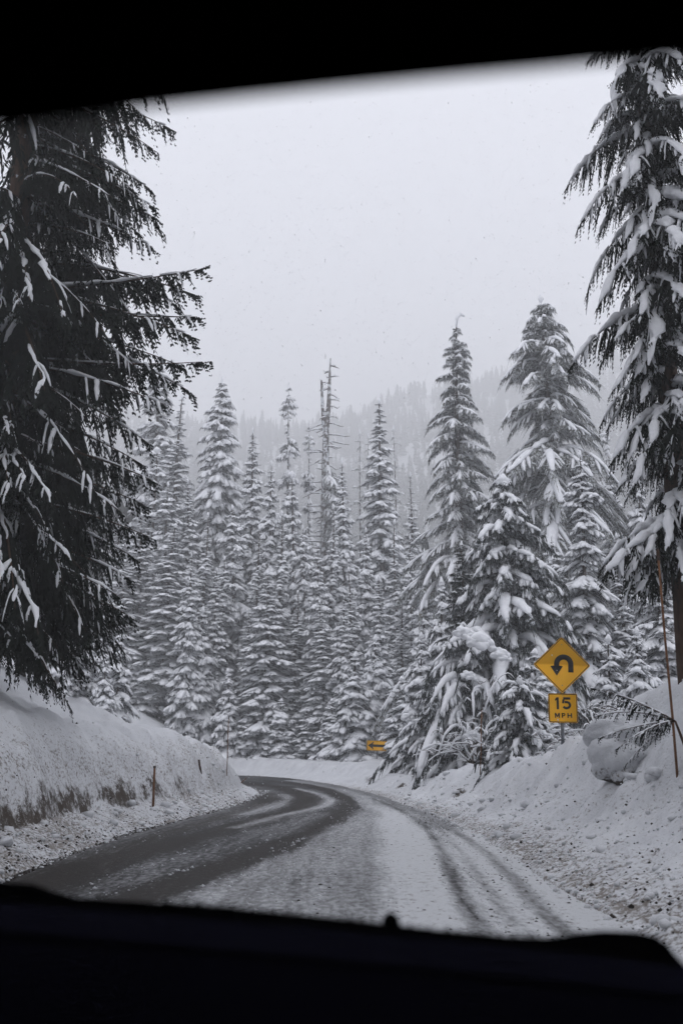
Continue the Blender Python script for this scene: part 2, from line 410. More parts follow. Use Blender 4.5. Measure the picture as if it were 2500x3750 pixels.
def terrain(X, Y, detail=True):
    shp = X.shape; X = np.asarray(X, float).ravel(); Y = np.asarray(Y, float).ravel()
    dl, sl = poly_dist(X, Y, LD); dr, sr = poly_dist(X, Y, RD)
    ins = inside_poly(X, Y, ROADPOLY)
    left = (dl < dr)
    z = np.zeros(X.shape); dirt = np.zeros(X.shape); soil = np.zeros(X.shape)
    big = fbm(X / 2.2, Y / 2.2, 11, 3) - 0.5
    med = fbm(X / 0.55, Y / 0.55, 12, 3) - 0.5
    sml = fbm(X / 0.16, Y / 0.16, 13, 3) - 0.5
    tiny = fbm(X / 0.07, Y / 0.07, 14, 2) - 0.5
    # ---- left bank
    d = dl + big * 0.55 + med * 0.18
    d = np.where(dl < 0.6, np.minimum(d, dl * 2 + .2), d)
    T = np.interp(sl, *LT); S = np.interp(sl, *LS)
    kf = np.interp(sl, [28, 36], [1.0, .72])
    f = np.interp(d / kf, [0, .25, .8, 1.05, 1.22, 1.55, 2.1, 2.9], [0, .045, .13, .16, .34, .62, .88, 1.0])
    dd = np.clip(d - 2.9, 0, None)
    zl = T * f + S * np.minimum(dd, 9) * (1 - .0 * dd) + 0.10 * S * np.clip(dd - 9, 0, 40)
    face = sstep(.9, 1.4, d) * (1 - sstep(3.6, 5.2, d))
    berm = 1 - sstep(.9, 1.3, d)
    streak = fbm(X / .9, Y / .22, 17, 3) - .5
    zl += big * 0.24 * sstep(1.5, 4, d) + med * (0.30 * face + 0.12 * berm * sstep(0, .3, dl)) + streak * .16 * face \
        + sml * (0.11 * face + 0.12 * berm * sstep(0, .25, dl)) + tiny * 0.04 * berm
    dirtl = .60 * berm * (.45 + 1.0 * fbm(X / 1.1, Y / 1.6, 71, 3)) + 0.38 * face * (1 - sstep(1.3, 2.4, d)) + 0.10 * face - 0.25 * sstep(36, 42, sl)
    pn = fbm(X / 1.6, Y / 1.6, 31, 3)
    soill = np.exp(-((d - 1.12 + .25 * (fbm(X / .4, Y / .4, 33, 2) - .5)) / 0.15) ** 2) * (.30 + .60 * sstep(.30, .58, pn)) * .72 * (sstep(11, 14, sl) * (1 - sstep(27, 33, sl)))
    # ---- right bank / outer land
    C = np.interp(sr, *RC); cd = np.interp(sr, [-90, 16, 21, 26, 60, 90], [3.9, 3.9, 3.1, 2.6, 2.9, 3.0])
    d = dr + big * 0.5 + med * 0.16
    d = np.where(dr < 0.6, np.minimum(d, dr * 2 + .2), d)
    q = d / cd
    steep = sstep(34, 45, sr)
    fa = np.interp(q, [0, .12, .35, .55, .80, 1.0, 1.25, 2.0, 4], [0, .05, .17, .36, .83, 1.0, .97, .72, .62])
    fb = np.interp(q, [0, .12, .35, .50, .68, .9, 1.25, 2.0, 4], [0, .06, .20, .42, .88, 1.0, .97, .9, .88])
    far_near = np.interp(sr, [-90, 15, 21, 26], [1, 1, .4, 0])
    fa = fa + far_near * np.clip(q - 1, 0, 3) * .16
    zr = C * (fa * (1 - steep) + fb * steep)
    apron = (1 - sstep(.45, .8, q)) * sstep(0, .2, dr)
    rf = sstep(.3, .6, q) * (1 - sstep(.85, 1.1, q))
    zr += big * 0.30 * sstep(.2, 1, q) + med * (0.15 * apron + 0.30 * rf) + (fbm(X / 1.1, Y / .35, 18, 3) - .5) * .16 * rf + sml * (0.10 * apron + 0.13 * rf) + tiny * .05 * apron
    dirtr = 0.50 * (1 - sstep(.0, .4, q)) + .20 * apron + .10 * rf - .45 * sstep(45, 65, sr)
    soilr = np.exp(-((q - .5) / .07) ** 2) * sstep(.55, .68, pn) * sstep(26, 30, sr) * (1 - sstep(50, 56, sr)) * .8
    # sign mound
    zr += .42 * np.exp(-(((X - 5.15) / .55) ** 2 + ((Y - 23.0) / .6) ** 2))
    zr += .30 * np.exp(-(((X - 2.3) / 1.1) ** 2 + ((Y - 62.0) / 1.5) ** 2))
    # forest floor beyond the outer bank
    far = sstep(4, 16, dr)
    hill = 11 * sstep(90, 138, Y) * (1 - sstep(138, 190, Y)) + 0.30 * np.clip(-X - 10, 0, 26) * sstep(80, 92, Y) * (1 - sstep(130, 180, Y))
    hill2 = 0.56 * np.clip(-X - 10.5, 0, 26) * sstep(83, 90, Y) * (1 - sstep(130, 180, Y))
    zr = zr + np.where(dr < 16, hill2 * sstep(1, 6, dr), hill2)
    zr = zr + far * 11 * sstep(92, 138, Y) * (1 - sstep(138, 190, Y))
    zr = np.where(np.hypot(X, Y) > 165, np.maximum(zr * (1 - sstep(165, 210, Y)), 0) + ridge_h(X, Y), zr)
    z = np.where(left, zl, zr); dirt = np.where(left, dirtl, dirtr); soil = np.where(left, soill, soilr)
    # road bed
    edge = np.minimum(dl, dr)
    z = np.where(ins, -0.06 * sstep(0, .25, edge) - 0.004, z)
    dirt = np.where(ins, 1.0, dirt)
    soil = np.where(ins, 0, soil)
    return z.reshape(shp), dirt.reshape(shp), soil.reshape(shp)

def tz(x, y):
    return float(terrain(np.array([float(x)]), np.array([float(y)]))[0][0])
def hit(px, py, y0=8.0, y1=140.0):
    d = pray(px, py); Ys = np.exp(np.linspace(math.log(y0), math.log(y1), 900))
    P = np.array([0, 0, EYE]) + np.outer(Ys / d[1], d)
    z = terrain(P[:, 0], P[:, 1])[0]
    k = np.where(z > P[:, 2])[0]
    return P[k[0]] if len(k) else P[-1]

def fan(a0, a1, na, r, name, cut=None):
    A = np.linspace(a0, a1, na)                 # tan of azimuth when front, radians otherwise
    return A
# front fan
ta = np.tan(np.linspace(-radians(36), radians(36), 480))
rows = np.concatenate([np.exp(np.linspace(math.log(4.0), math.log(112.0), 350)), np.exp(np.linspace(math.log(114.5), math.log(1400), 60))])
GX = rows[:, None] * ta[None, :]; GY = np.broadcast_to(rows[:, None], GX.shape)
gz, gd, gs = terrain(GX, GY)
nr, nc = GX.shape
idx = np.arange(nr * nc).reshape(nr, nc)
Fq = np.stack([idx[:-1, :-1], idx[:-1, 1:], idx[1:, 1:], idx[1:, :-1]], -1).reshape(-1, 4)
V = np.stack([GX, GY, gz], -1).reshape(-1, 3)
ground = mesh_obj('snow_ground', V, Fq, M['snow'], smooth=True, attrs={'dirt': gd.ravel(), 'soil': gs.ravel()})
tag(ground, 'white snow banks and ground on both sides of the road', kind='structure')
# coarse surroundings (sides and behind), sharing the border lines of the front fan
def coarse(name, P, nr, nc):
    P = np.asarray(P); z, d, s = terrain(P[..., 0], P[..., 1])
    idx = np.arange(nr * nc).reshape(nr, nc)
    Fq = np.stack([idx[:-1, :-1], idx[:-1, 1:], idx[1:, 1:], idx[1:, :-1]], -1).reshape(-1, 4)
    o = mesh_obj(name, np.dstack([P, z]).reshape(-1, 3), Fq, M['snow'], smooth=True, attrs={'dirt': d.ravel(), 'soil': s.ravel()})
    tag(o, kind='structure'); return o
tt = math.tan(radians(36))
for sgn, nm in ((-1, 'snow_field'), (1, 'snow_field')):
    us = np.linspace(0, 1, 50)
    rr = rows[::6]; rr = np.r_[rr, 1400] if rr[-1] < 1399 else rr
    Xe = rr * tt
    Pg = np.stack([sgn * (Xe[:, None] + (1400 - Xe[:, None]) * (us[None, :] ** 2.2)), np.broadcast_to(rr[:, None], (len(rr), 50))], -1)
    if sgn < 0: Pg = Pg[:, ::-1]
    o = coarse(nm, Pg, len(rr), 50)
xs = np.sinh(np.linspace(-5.6, 5.6, 120)) * 1400 / np.sinh(5.6); ys = 4.0 - (np.linspace(0, 1, 70) ** 2.5) * 1400
Pg = np.stack([np.broadcast_to(xs[None, :], (70, 120)), np.broadcast_to(ys[:, None], (70, 120))], -1)[::-1]
coarse('snow_field', Pg, 70, 120)

# ------------------------------------------------------------------ ROAD
TRACKS = {
 'A': ([(-3.75,-5),(-3.7,8),(-3.58,14.5),(-2.85,19),(-1.9,25),(-1.3,31),(-1.2,36.6),(-1.7,43),(-3.2,52),(-6.0,60),(-12,66)], .62, .95, 1.0),
 'A2': ([(-3.9,-5),(-3.9,14),(-3.6,19),(-3.2,24),(-2.7,31),(-2.6,37),(-3.0,43)], .42, .82, 1.0),
 'B': ([(-2.6,-5),(-2.4,8),(-2.05,12.2),(-1.42,15.6),(-.8,19.7),(-.2,25.5),(.15,31),(.15,37.7),(-.55,46.7),(-2.2,56),(-5,66),(-11,71)], .44, .96, 1.0),
 'C': ([(-.15,-5),(.0,8),(.13,10.4),(.3,15.6),(.62,22),(.75,27),(.45,36.6),(-.6,48.6),(-1.6,56),(-4,67)], .34, .52, .2),
 'C0': ([(-.9,-5),(-.7,10.4),(-.3,15.6),(.1,20),(.35,26)], .30, .50, .2),
 'C1': ([(-1.4,-5),(-1.2,10.4),(-.7,15.6),(-.35,20)], .30, .55, .4),
 'D': ([(1.1,-5),(1.2,8),(1.25,10.4),(1.48,14.5),(1.72,19),(1.85,24.5),(1.6,30.9),(1.1,38)], .13, .72, .2),
 'D1': ([(1.5,-5),(1.58,10.4),(1.80,14.5),(1.98,19),(2.05,25)], .10, .50, .2),
 'D2': ([(1.85,-5),(1.95,10.4),(2.1,12.4),(2.3,16.5),(2.3,21),(2.2,27)], .12, .62, .4),
 'E': ([(2.3,22),(2.25,26),(1.95,31),(1.4,38),(.85,44),(0,51),(-1.2,58),(-2.6,65),(-4.6,73),(-8,79),(-15,80)], .55, .62, .1),
}
def strip_rows():
    # matched positions along both edges
    def par(P):
        d = np.r_[0, np.cumsum(np.linalg.norm(np.diff(P, axis=0), axis=1))]; return d
    L = densify(L_EDGE, .3); R = densify(R_EDGE, .3)
    # match by nearest progress: up to Y=40 by Y, afterwards by normalised arclength
    Yr = np.concatenate([np.linspace(-60, 3, 46), np.exp(np.linspace(math.log(3.2), math.log(40), 330))])
    def atY(P, y): return np.interp(y, P[:, 1], P[:, 0])
    l = [np.stack([atY(L[:np.argmax(L[:, 1] > 45)], Yr), Yr], 1)]; r = [np.stack([atY(R[:np.argmax(R[:, 1] > 45)], Yr), Yr], 1)]
    for P, out in ((L, l), (R, r)):
        k = np.argmax(P[:, 1] > 40.0); Q = P[k:]; d = par(Q); t = (np.linspace(0.004, 1, 160) ** 1.3) * d[-1]
        out.append(np.stack([np.interp(t, d, Q[:, 0]), np.interp(t, d, Q[:, 1])], 1))
    return np.concatenate(l), np.concatenate(r)
SL, SR = strip_rows()
nu = 70; u = np.linspace(-0.03, 1.03, nu)
PX = SL[:, None, :] * (1 - u[None, :, None]) + SR[:, None, :] * u[None, :, None]
cent = PX[:, nu // 2]; along = np.r_[0, np.cumsum(np.linalg.norm(np.diff(cent, axis=0), axis=1))]
wid = np.linalg.norm(SR - SL, axis=1)
X = PX[..., 0].ravel(); Y = PX[..., 1].ravel()
wear = np.full(X.shape, 0.0); brown = np.zeros(X.shape)
# base: left lane slush, right lane packed snow, bend mostly bare
uu = np.broadcast_to(u[None, :], PX.shape[:2]).ravel()
dB, _ = poly_dist(X, Y, np.array(TRACKS['B'][0], float))
Bx = np.interp(Y, [p[1] for p in TRACKS['B'][0]], [p[0] for p in TRACKS['B'][0]])
leftB = (X < Bx) | (Y > 66)
base = np.where(leftB, .68, .12)
Cx = np.interp(Y, [p[1] for p in TRACKS['C'][0]], [p[0] for p in TRACKS['C'][0]])
betw = (~leftB) & (X < Cx)
base = np.where(betw, .46 - .10 * sstep(0, 1.2, X - Bx), base)
base = np.where((~leftB) & (~betw), .08, base)
base = np.where((~leftB), base + (.30 * sstep(26, 34, Y)), base)
base = base + .12 * sstep(44, 60, Y)
wear = base
for nm, (P, w, dep, br) in TRACKS.items():
    P = densify(np.array(P, float), .5) if nm not in () else P
    dd, _ = poly_dist(X, Y, P)
    dd = np.abs(dd + (fbm(X / .8, Y / 3.5, 90, 3) - .5) * .55 * min(1, w * 2)) 
    g = np.exp(-(dd / w) ** 2 * 1.1)
    wear = wear * (1 - g) + np.maximum(wear, dep) * g
    brown = np.maximum(brown, g * br)
# compacted pale bands between ruts in the bend
for P, w, a in (([(-2.3,22),(-1.55,27),(-.55,31.5),(-.35,36),(-.75,41),(-2.3,50)], .22, .45), ([(-2.6,27),(-2.0,32),(-1.85,37),(-2.3,42)], .28, .30)):
    dd, _ = poly_dist(X, Y, densify(np.array(P, float), .5)); g = np.exp(-(dd / w) ** 2); wear = wear * (1 - a * g)
wear += (fbm(X / 2.5, Y / 6, 55, 3) - .5) * .22
edge_l = sstep(.35, 0, uu * np.repeat(wid, nu)); brown = np.maximum(brown, edge_l)
wear = np.where(leftB, np.maximum(wear, .72 * edge_l), wear)
zz = .012 + .012 * (1 - np.clip(wear, 0, 1)) + (fbm(X / .5, Y / 1.2, 60, 2) - .5) * .012 * (1 - np.clip(wear, 0, 1))
nrow = PX.shape[0]; idx = np.arange(nrow * nu).reshape(nrow, nu)
Fq = np.stack([idx[:-1, :-1], idx[:-1, 1:], idx[1:, 1:], idx[1:, :-1]], -1).reshape(-1, 4)
UV = np.stack([uu * np.repeat(wid, nu), np.repeat(along, nu)], 1)
road = mesh_obj('road', np.stack([X, Y, zz], 1), Fq, M['road'], smooth=True, attrs={'wear': np.clip(wear, 0, 1.2), 'brown': brown}, uv=UV)
tag(road, 'wet slushy road with dark tyre tracks curving left', kind='structure')
print('terrain', round(time.time() - T0, 1))

# ------------------------------------------------------------------ snow and dirt clods thrown up by the plough
def ico():
    t = (1 + 5 ** .5) / 2
    V = np.array([(-1,t,0),(1,t,0),(-1,-t,0),(1,-t,0),(0,-1,t),(0,1,t),(0,-1,-t),(0,1,-t),(t,0,-1),(t,0,1),(-t,0,-1),(-t,0,1)], float)
    V /= np.linalg.norm(V[0])
    F = np.array([(0,11,5),(0,5,1),(0,1,7),(0,7,10),(0,10,11),(1,5,9),(5,11,4),(11,10,2),(10,7,6),(7,1,8),(3,9,4),(3,4,2),(3,2,6),(3,6,8),(3,8,9),(4,9,5),(2,4,11),(6,2,10),(8,6,7),(9,8,1)])
    return V, F
IV, IF = ico()
TV = np.array([(1,1,1),(1,-1,-1),(-1,1,-1),(-1,-1,1)], float) * .75; TF = np.array([(0,1,2),(0,3,1),(0,2,3),(1,3,2)])
OV = np.array([(1,0,0),(-1,0,0),(0,1,0),(0,-1,0),(0,0,1),(0,0,-1)], float)
OF = np.array([(0,2,4),(2,1,4),(1,3,4),(3,0,4),(2,0,5),(1,2,5),(3,1,5),(0,3,5)])
def scatter(name, pos, size, base, mat, rng, squash=.75, smooth=False, jag=.25):
    bv, bf = base; n = len(pos)
    S = size[:, None, None] * (1 + rng.uniform(-jag, jag, (n, len(bv), 1)))
    ang = rng.uniform(0, 2 * pi, n); c, s = np.cos(ang), np.sin(ang)
    B = np.broadcast_to(bv, (n,) + bv.shape) * S * np.array([1, rng.uniform(.8, 1.2), squash])
    X = B[..., 0] * c[:, None] - B[..., 1] * s[:, None]; Yv = B[..., 0] * s[:, None] + B[..., 1] * c[:, None]
    V = np.stack([X, Yv, B[..., 2]], -1) + pos[:, None, :]
    F = bf[None] + (np.arange(n) * len(bv))[:, None, None]
    return mesh_obj(name, V.reshape(-1, 3), F.reshape(-1, 3), mat, smooth=smooth)
rng = np.random.default_rng(21)
def clod_points(n, side, dmax, ymin, ymax, rng):
    y = np.exp(rng.uniform(math.log(ymin), math.log(ymax), n))
    E = np.interp(y, (LD if side < 0 else RD)[:100, 1] if False else (L_EDGE if side < 0 else R_EDGE)[:14, 1], (L_EDGE if side < 0 else R_EDGE)[:14, 0])
    x = E + side * (rng.exponential(dmax, n) - .12)
    return x, y
xs1, ys1 = clod_points(1500, 1, 1.2, 8.5, 46, rng); xs2, ys2 = clod_points(900, -1, .42, 12, 46, rng)
x = np.r_[xs1, xs2]; y = np.r_[ys1, ys2]; z = terrain(x, y)[0]
sz = rng.lognormal(math.log(.018), .5, len(x)); sz = np.clip(sz, .008, .065)
o = scatter('snow_clods', np.stack([x, y, np.maximum(z, .01) + sz * .25], 1), sz, (IV, IF), M['snow'], rng)
tag(o, 'lumps of ploughed snow strewn along both road edges', kind='stuff')
xs1, ys1 = clod_points(800, 1, 1.1, 8.5, 40, rng); xs2, ys2 = clod_points(1500, -1, .40, 12, 40, rng)
x = np.r_[xs1, xs2]; y = np.r_[ys1, ys2]; z = terrain(x, y)[0]
sz = np.clip(rng.lognormal(math.log(.014), .4, len(x)), .006, .035)
M['grit'] = plain('road_grit', (.05, .042, .036), .9, .1, var=.4, vscale=20)
o = scatter('road_gravel', np.stack([x, y, np.maximum(z, .015) + sz * .2], 1), sz, (OV, OF), M['grit'], rng)
tag(o, 'dark grit and dirt crumbs on the snow beside the road', kind='stuff')

def road_points(n, keys, spread, rng, ylo, yhi):
    xs_, ys_ = [], []
    for k in keys:
        P = densify(np.array(TRACKS[k][0], float), .4); P = P[(P[:, 1] > ylo) & (P[:, 1] < yhi)]
        w = 1 / P[:, 1] ** .8; j = rng.choice(len(P), n // len(keys), p=w / w.sum())
        off = TRACKS[k][1] * rng.choice([-1, 1], len(j)) * (.9 + rng.exponential(.35, len(j)) * spread)
        xs_.append(P[j, 0] + off); ys_.append(P[j, 1] + rng.normal(0, .3, len(j)))
    return np.concatenate(xs_), np.concatenate(ys_)
x, y = road_points(3200, ['B', 'C', 'C0', 'C1', 'D', 'D1', 'D2', 'A'], 1.0, rng, 7, 40)
sz = np.clip(rng.lognormal(math.log(.012), .5, len(x)), .005, .040)
o = scatter('slush_crumbs', np.stack([x, y, .012 + sz * .2], 1), sz, (OV, OF), M['snow'], rng, squash=.55)
tag(o, 'crumbs of slush thrown beside the tyre tracks', kind='stuff')
x, y = road_points(2600, ['C', 'D', 'D1', 'D2', 'D2'], 2.2, rng, 7, 30)
sz = np.clip(rng.lognormal(math.log(.009), .5, len(x)), .004, .028)
o = scatter('road_grit', np.stack([x, y, .014 + sz * .2], 1), sz, (OV, OF), M['grit'], rng, squash=.5)
tag(o, 'dark grit specks lying on the packed snow of the road', kind='stuff')
# bigger ploughed blocks
x = np.r_[np.interp(np.linspace(9, 44, 90), R_EDGE[:14, 1], R_EDGE[:14, 0]) + rng.uniform(.15, 2.4, 90), np.interp(np.linspace(13, 40, 60), L_EDGE[:12, 1], L_EDGE[:12, 0]) - rng.uniform(.1, .9, 60)]
y = np.r_[np.linspace(9, 44, 90), np.linspace(13, 40, 60)] + rng.normal(0, .4, 150); z = terrain(x, y)[0]
sz = rng.uniform(.04, .12, 150)
o = scatter('snow_blocks', np.stack([x, y, z + sz * .15], 1), sz, (IV, IF), M['snow'], rng, jag=.35)
tag(o, 'larger broken blocks of ploughed snow on both banks', kind='stuff')

# ================================================================== CONIFERS
UP = np.array([0, 0, 1.0])
def place(tpl, B, T, arch, width=1.0, curl=None):
    """tpl (V,F) in branch space; B,T (n,3) base and tip; arch (n,) upward bow. Returns stacked V,F."""
    V, F = tpl; n = len(B)
    D = T - B; L = np.linalg.norm(D, axis=1); Hh = D.copy(); Hh[:, 2] = 0
    hl = np.linalg.norm(Hh, axis=1)[:, None] + 1e-6; Hh = Hh / hl
    side = np.stack([-Hh[:, 1], Hh[:, 0], 0 * L], 1)
    x = V[:, 0][None, :, None]; w = (L * width)[:, None, None]
    P = B[:, None, :] + D[:, None, :] * x + UP * (arch[:, None, None] * 4 * x * (1 - x))
    if curl is not None: P = P + side[:, None, :] * (curl[:, None, None] * x * x)
    P = P + w * (V[:, 1][None, :, None] * side[:, None, :] + V[:, 2][None, :, None] * UP)
    Fn = F[None] + (np.arange(n) * len(V))[:, None, None]
    return P.reshape(-1, 3), Fn.reshape(-1, 3)

def twig_tris(B, rng, p0, p1, w, n=3, spread=.35):
    """a thin ragged spray between p0 and p1"""
    p0 = np.asarray(p0, float); p1 = np.asarray(p1, float); d = p1 - p0; L = np.linalg.norm(d) + 1e-9
    for i in range(n):
        q = p0 + d * rng.uniform(0, .35)
        e = p1 + rng.normal(0, spread * L * .4, 3) * [1, 1, .8]
        s = np.cross(d / L, rng.normal(0, 1, 3)); s /= np.linalg.norm(s) + 1e-9
        B.add([q - s * w, q + s * w, e], [(0, 1, 2)])

def mid_branch(rng, snow=1.0, droop=.25, dense=1.0, fingers=5, wide=.36, hang=.0, pr=1.25, fr=1.25, fl=1.0, cont=False):
    fol = Buf(); sn = Buf()
    nt_ = int(13 * dense)
    for side in (-1, 1):
        for t in np.linspace(.12, .98, nt_):
            w = wide * (0.35 + 1.0 * sin(pi * min(1, t * 1.05) ** .8)) * rng.uniform(.55, 1.15) * (1.15 - .6 * t)
            p0 = (t, 0, 0); p1 = (min(1.12, t + w * .55), side * w, -w * rng.uniform(.2, .8) * (droop * 3 + .2) - hang * rng.random())
            twig_tris(fol, rng, p0, p1, .018 + .012 * rng.random(), 3)
    for t in np.linspace(.1, 1.0, int(9 * dense)):
        twig_tris(fol, rng, (t, 0, .01), (min(1.1, t + .08), rng.normal(0, .05), -rng.uniform(.08, .2) - hang), .03, 2)
    twig_tris(fol, rng, (.85, 0, 0), (1.12, 0, -.06), .02, 3, .2)
    if snow > 0:
        # pillow along the axis, broken into one or two lengths
        segs = [(.12, .98)] if rng.random() < .45 else [(.10, .50), (.56, 1.0)]
        if snow < .6: segs = [(.45, .98)] if rng.random() < .6 else [(.3, .55), (.7, .98)]
        if cont: segs = [(.12, rng.uniform(.5, .98))]
        for a, b in segs:
            n = 10 if cont else 6; t = np.linspace(a, b, n); prf = np.sin(pi * (np.arange(n) + .5) / n) ** .5
            r = (.060 + .045 * rng.random(n)) * prf * snow ** .5 * pr
            P = np.stack([t, rng.normal(0, .012, n), .02 + 0 * t], 1)
            V_, F_ = rope(P, r * 1.25, r * 1.0, r * .55, 5); sn.add(V_, F_)
        nf = int(round(fingers * snow))
        for k in range(nf):
            side = 1 if k % 2 else -1; t0 = rng.uniform(.25, .92)
            w = fl * wide * (0.35 + sin(pi * min(1, t0) ** .8)) * rng.uniform(.6, .95) * (1.1 - .5 * t0)
            n = 4; s = np.linspace(0.1, 1, n)
            P = np.stack([t0 + s * w * .5, side * s * w, .015 - (s ** 1.4) * w * (droop * 1.6 + .1)], 1)
            r = (.030 + .028 * rng.random(n)) * np.array([.8, 1.1, 1.0, .45]) * (.8 + .4 * snow) * fr
            V_, F_ = rope(P, r * 1.2, r * 1.1, r * .6, 4); sn.add(V_, F_)
    return fol.arrays(), (sn.arrays() if sn.n else None)

TPL = {}
def templates(key, n, seed, **kw):
    if key not in TPL:
        r = np.random.default_rng(seed); TPL[key] = [mid_branch(r, **kw) for _ in range(n)]
    return TPL[key]

def build_crown(tpls, B, T, arch, rng, width=1.0, curl=None):
    which = rng.integers(0, len(tpls), len(B)); vf, ff, vs_, fs_ = [], [], [], []; nf = ns = 0
    if np.isscalar(width): width = np.full(len(B), width)
    for k, (fol, sn) in enumerate(tpls):
        m = which == k
        if not m.any(): continue
        c = None if curl is None else curl[m]
        flip = np.where(rng.random() < .5, 1, -1)
        v, f = place((fol[0] * [1, flip, 1], fol[1]), B[m], T[m], arch[m], width[m], c); vf.append(v); ff.append(f + nf); nf += len(v)
        if sn is not None:
            v, f = place((sn[0] * [1, flip, 1], sn[1][:, ::flip]), B[m], T[m], arch[m], width[m], c); vs_.append(v); fs_.append(f + ns); ns += len(v)
    fol = (np.concatenate(vf), np.concatenate(ff))
    sn = (np.concatenate(vs_), np.concatenate(fs_)) if vs_ else None
    return fol, sn

def trunk_geo(H, r0, rng, lean=(0, 0), wob=.01, n=14, k=8, r1=.02):
    t = np.linspace(0, 1, n); ph = rng.uniform(0, 6, 2)
    P = np.stack([lean[0] * t ** 1.5 + np.sin(t * 7 + ph[0]) * wob * H * t, lean[1] * t ** 1.5 + np.sin(t * 6 + ph[1]) * wob * H * t, -0.8 + t * (H + .8)], 1)
    return P, tube(P, r0 * (1 - t) ** .85 + r1, k)

def conifer(seed, H, R, crown0=.08, shape=.75, spacing=.38, per=6, tkey='fir', droop=.22, arch=.05, jag=.22, gaps=0.0, lean=(0, 0), topsnow=.12, width=1.0, tufts=False, one_side=None, r0=None, wob=.004, uplift=0.0):
    """one conifer standing at the origin. Returns dict part -> (V,F)"""
    rng = np.random.default_rng(seed)
    tp, trunk = trunk_geo(H, r0 or H * .011, rng, lean, wob)
    zs = []; z = H * crown0
    while z < H * .985:
        zs.append(z); z += spacing * rng.uniform(.75, 1.25) * (1.0 if z < H * .85 else .75)
    B, T, A = [], [], []
    env = 1 + jag * .6 * np.sin(np.linspace(0, 1, len(zs)) * 23 + rng.uniform(0, 6)) * rng.random(len(zs))
    gapn = rng.random(len(zs))
    for i, z in enumerate(zs):
        f = (1 - z / H)
        # broadest around a quarter of the height
        prof = min(1, f ** shape * 1.05) * (1 if z > H * .22 else .72 + .28 * z / (H * .22))
        L0 = R * prof * env[i] + .10
        if gaps and gapn[i] < gaps: L0 *= .35
        n = per if f > .2 else max(4, per - 1)
        a0 = rng.uniform(0, 6)
        for j in range(n):
            if rng.random() < gaps * .5: continue
            a = a0 + 2 * pi * j / n + rng.normal(0, .22)
            L = L0 * (1 + rng.normal(0, jag))
            if one_side is not None:
                L *= .30 + .85 * max(0, cos(a - one_side)) ** .7
            L = min(max(L, .18), L0 * 1.35)
            zb = z + rng.normal(0, .24) * min(1, 3 * (1 - z / H) + .15)
            cx = np.interp(zb, tp[:, 2], tp[:, 0]); cyy = np.interp(zb, tp[:, 2], tp[:, 1])
            dr = droop * (1.25 - .9 * min(1, (z / H)) ** 2) + rng.normal(0, .07) - uplift * (z / H) ** 3
            B.append((cx, cyy, zb)); T.append((cx + cos(a) * L, cyy + sin(a) * L, zb - L * dr)); A.append(L * arch * rng.uniform(.4, 1.6))
    B, T, A = map(np.array, (B, T, A))
    L = np.linalg.norm(T - B, axis=1)
    wd = width * np.clip(1.5 / np.maximum(L, .15), .42, 1.35) ** .6
    fol, sn = build_crown(TPL[tkey], B, T, A, rng, width=wd * np.ones(len(B)), curl=rng.normal(0, .10, len(B)) * L)
    sb = Buf(); sb.add(*sn) if sn else None
    if topsnow:
        P = np.array([(tp[-1, 0], tp[-1, 1], H - .5), (tp[-1, 0], tp[-1, 1], H - .2), (tp[-1, 0] + .05, tp[-1, 1], H + .12)])
        sb.add(*tube(P, [.03, topsnow, .04], 6))
    return {'trunk': trunk, 'crown': fol, 'snow': sb.arrays()}

templates('fir', 9, 101, snow=1.15, droop=.28, fingers=8, pr=1.5, fr=1.45)
templates('firb', 8, 102, snow=1.3, droop=.36, fingers=8, wide=.42, pr=1.5, fr=1.5)
templates('lump', 5, 103, snow=1.9, droop=.3, fingers=5, wide=.40)
templates('dark', 5, 104, pr=.9, fr=.8, snow=.45, droop=.2, fingers=4, wide=.36, dense=1.3)
templates('hem', 8, 105, snow=.90, droop=.45, fingers=13, wide=.28, dense=2.2, hang=.13, pr=1.0, fr=.62)
templates('old', 7, 106, snow=.75, droop=.50, fingers=13, wide=.32, dense=2.1, hang=.13, pr=1.15, fr=.58)
templates('bare', 5, 107, snow=.40, droop=.1, fingers=2, wide=.16, dense=.45)
templates('arch', 8, 108, snow=1.0, droop=.6, fingers=12, wide=.22, dense=2.6, hang=.10, pr=1.25, fr=.80, fl=.9, cont=True)
templates('thin', 5, 109, snow=.7, droop=.15, fingers=3, wide=.24, dense=.8)

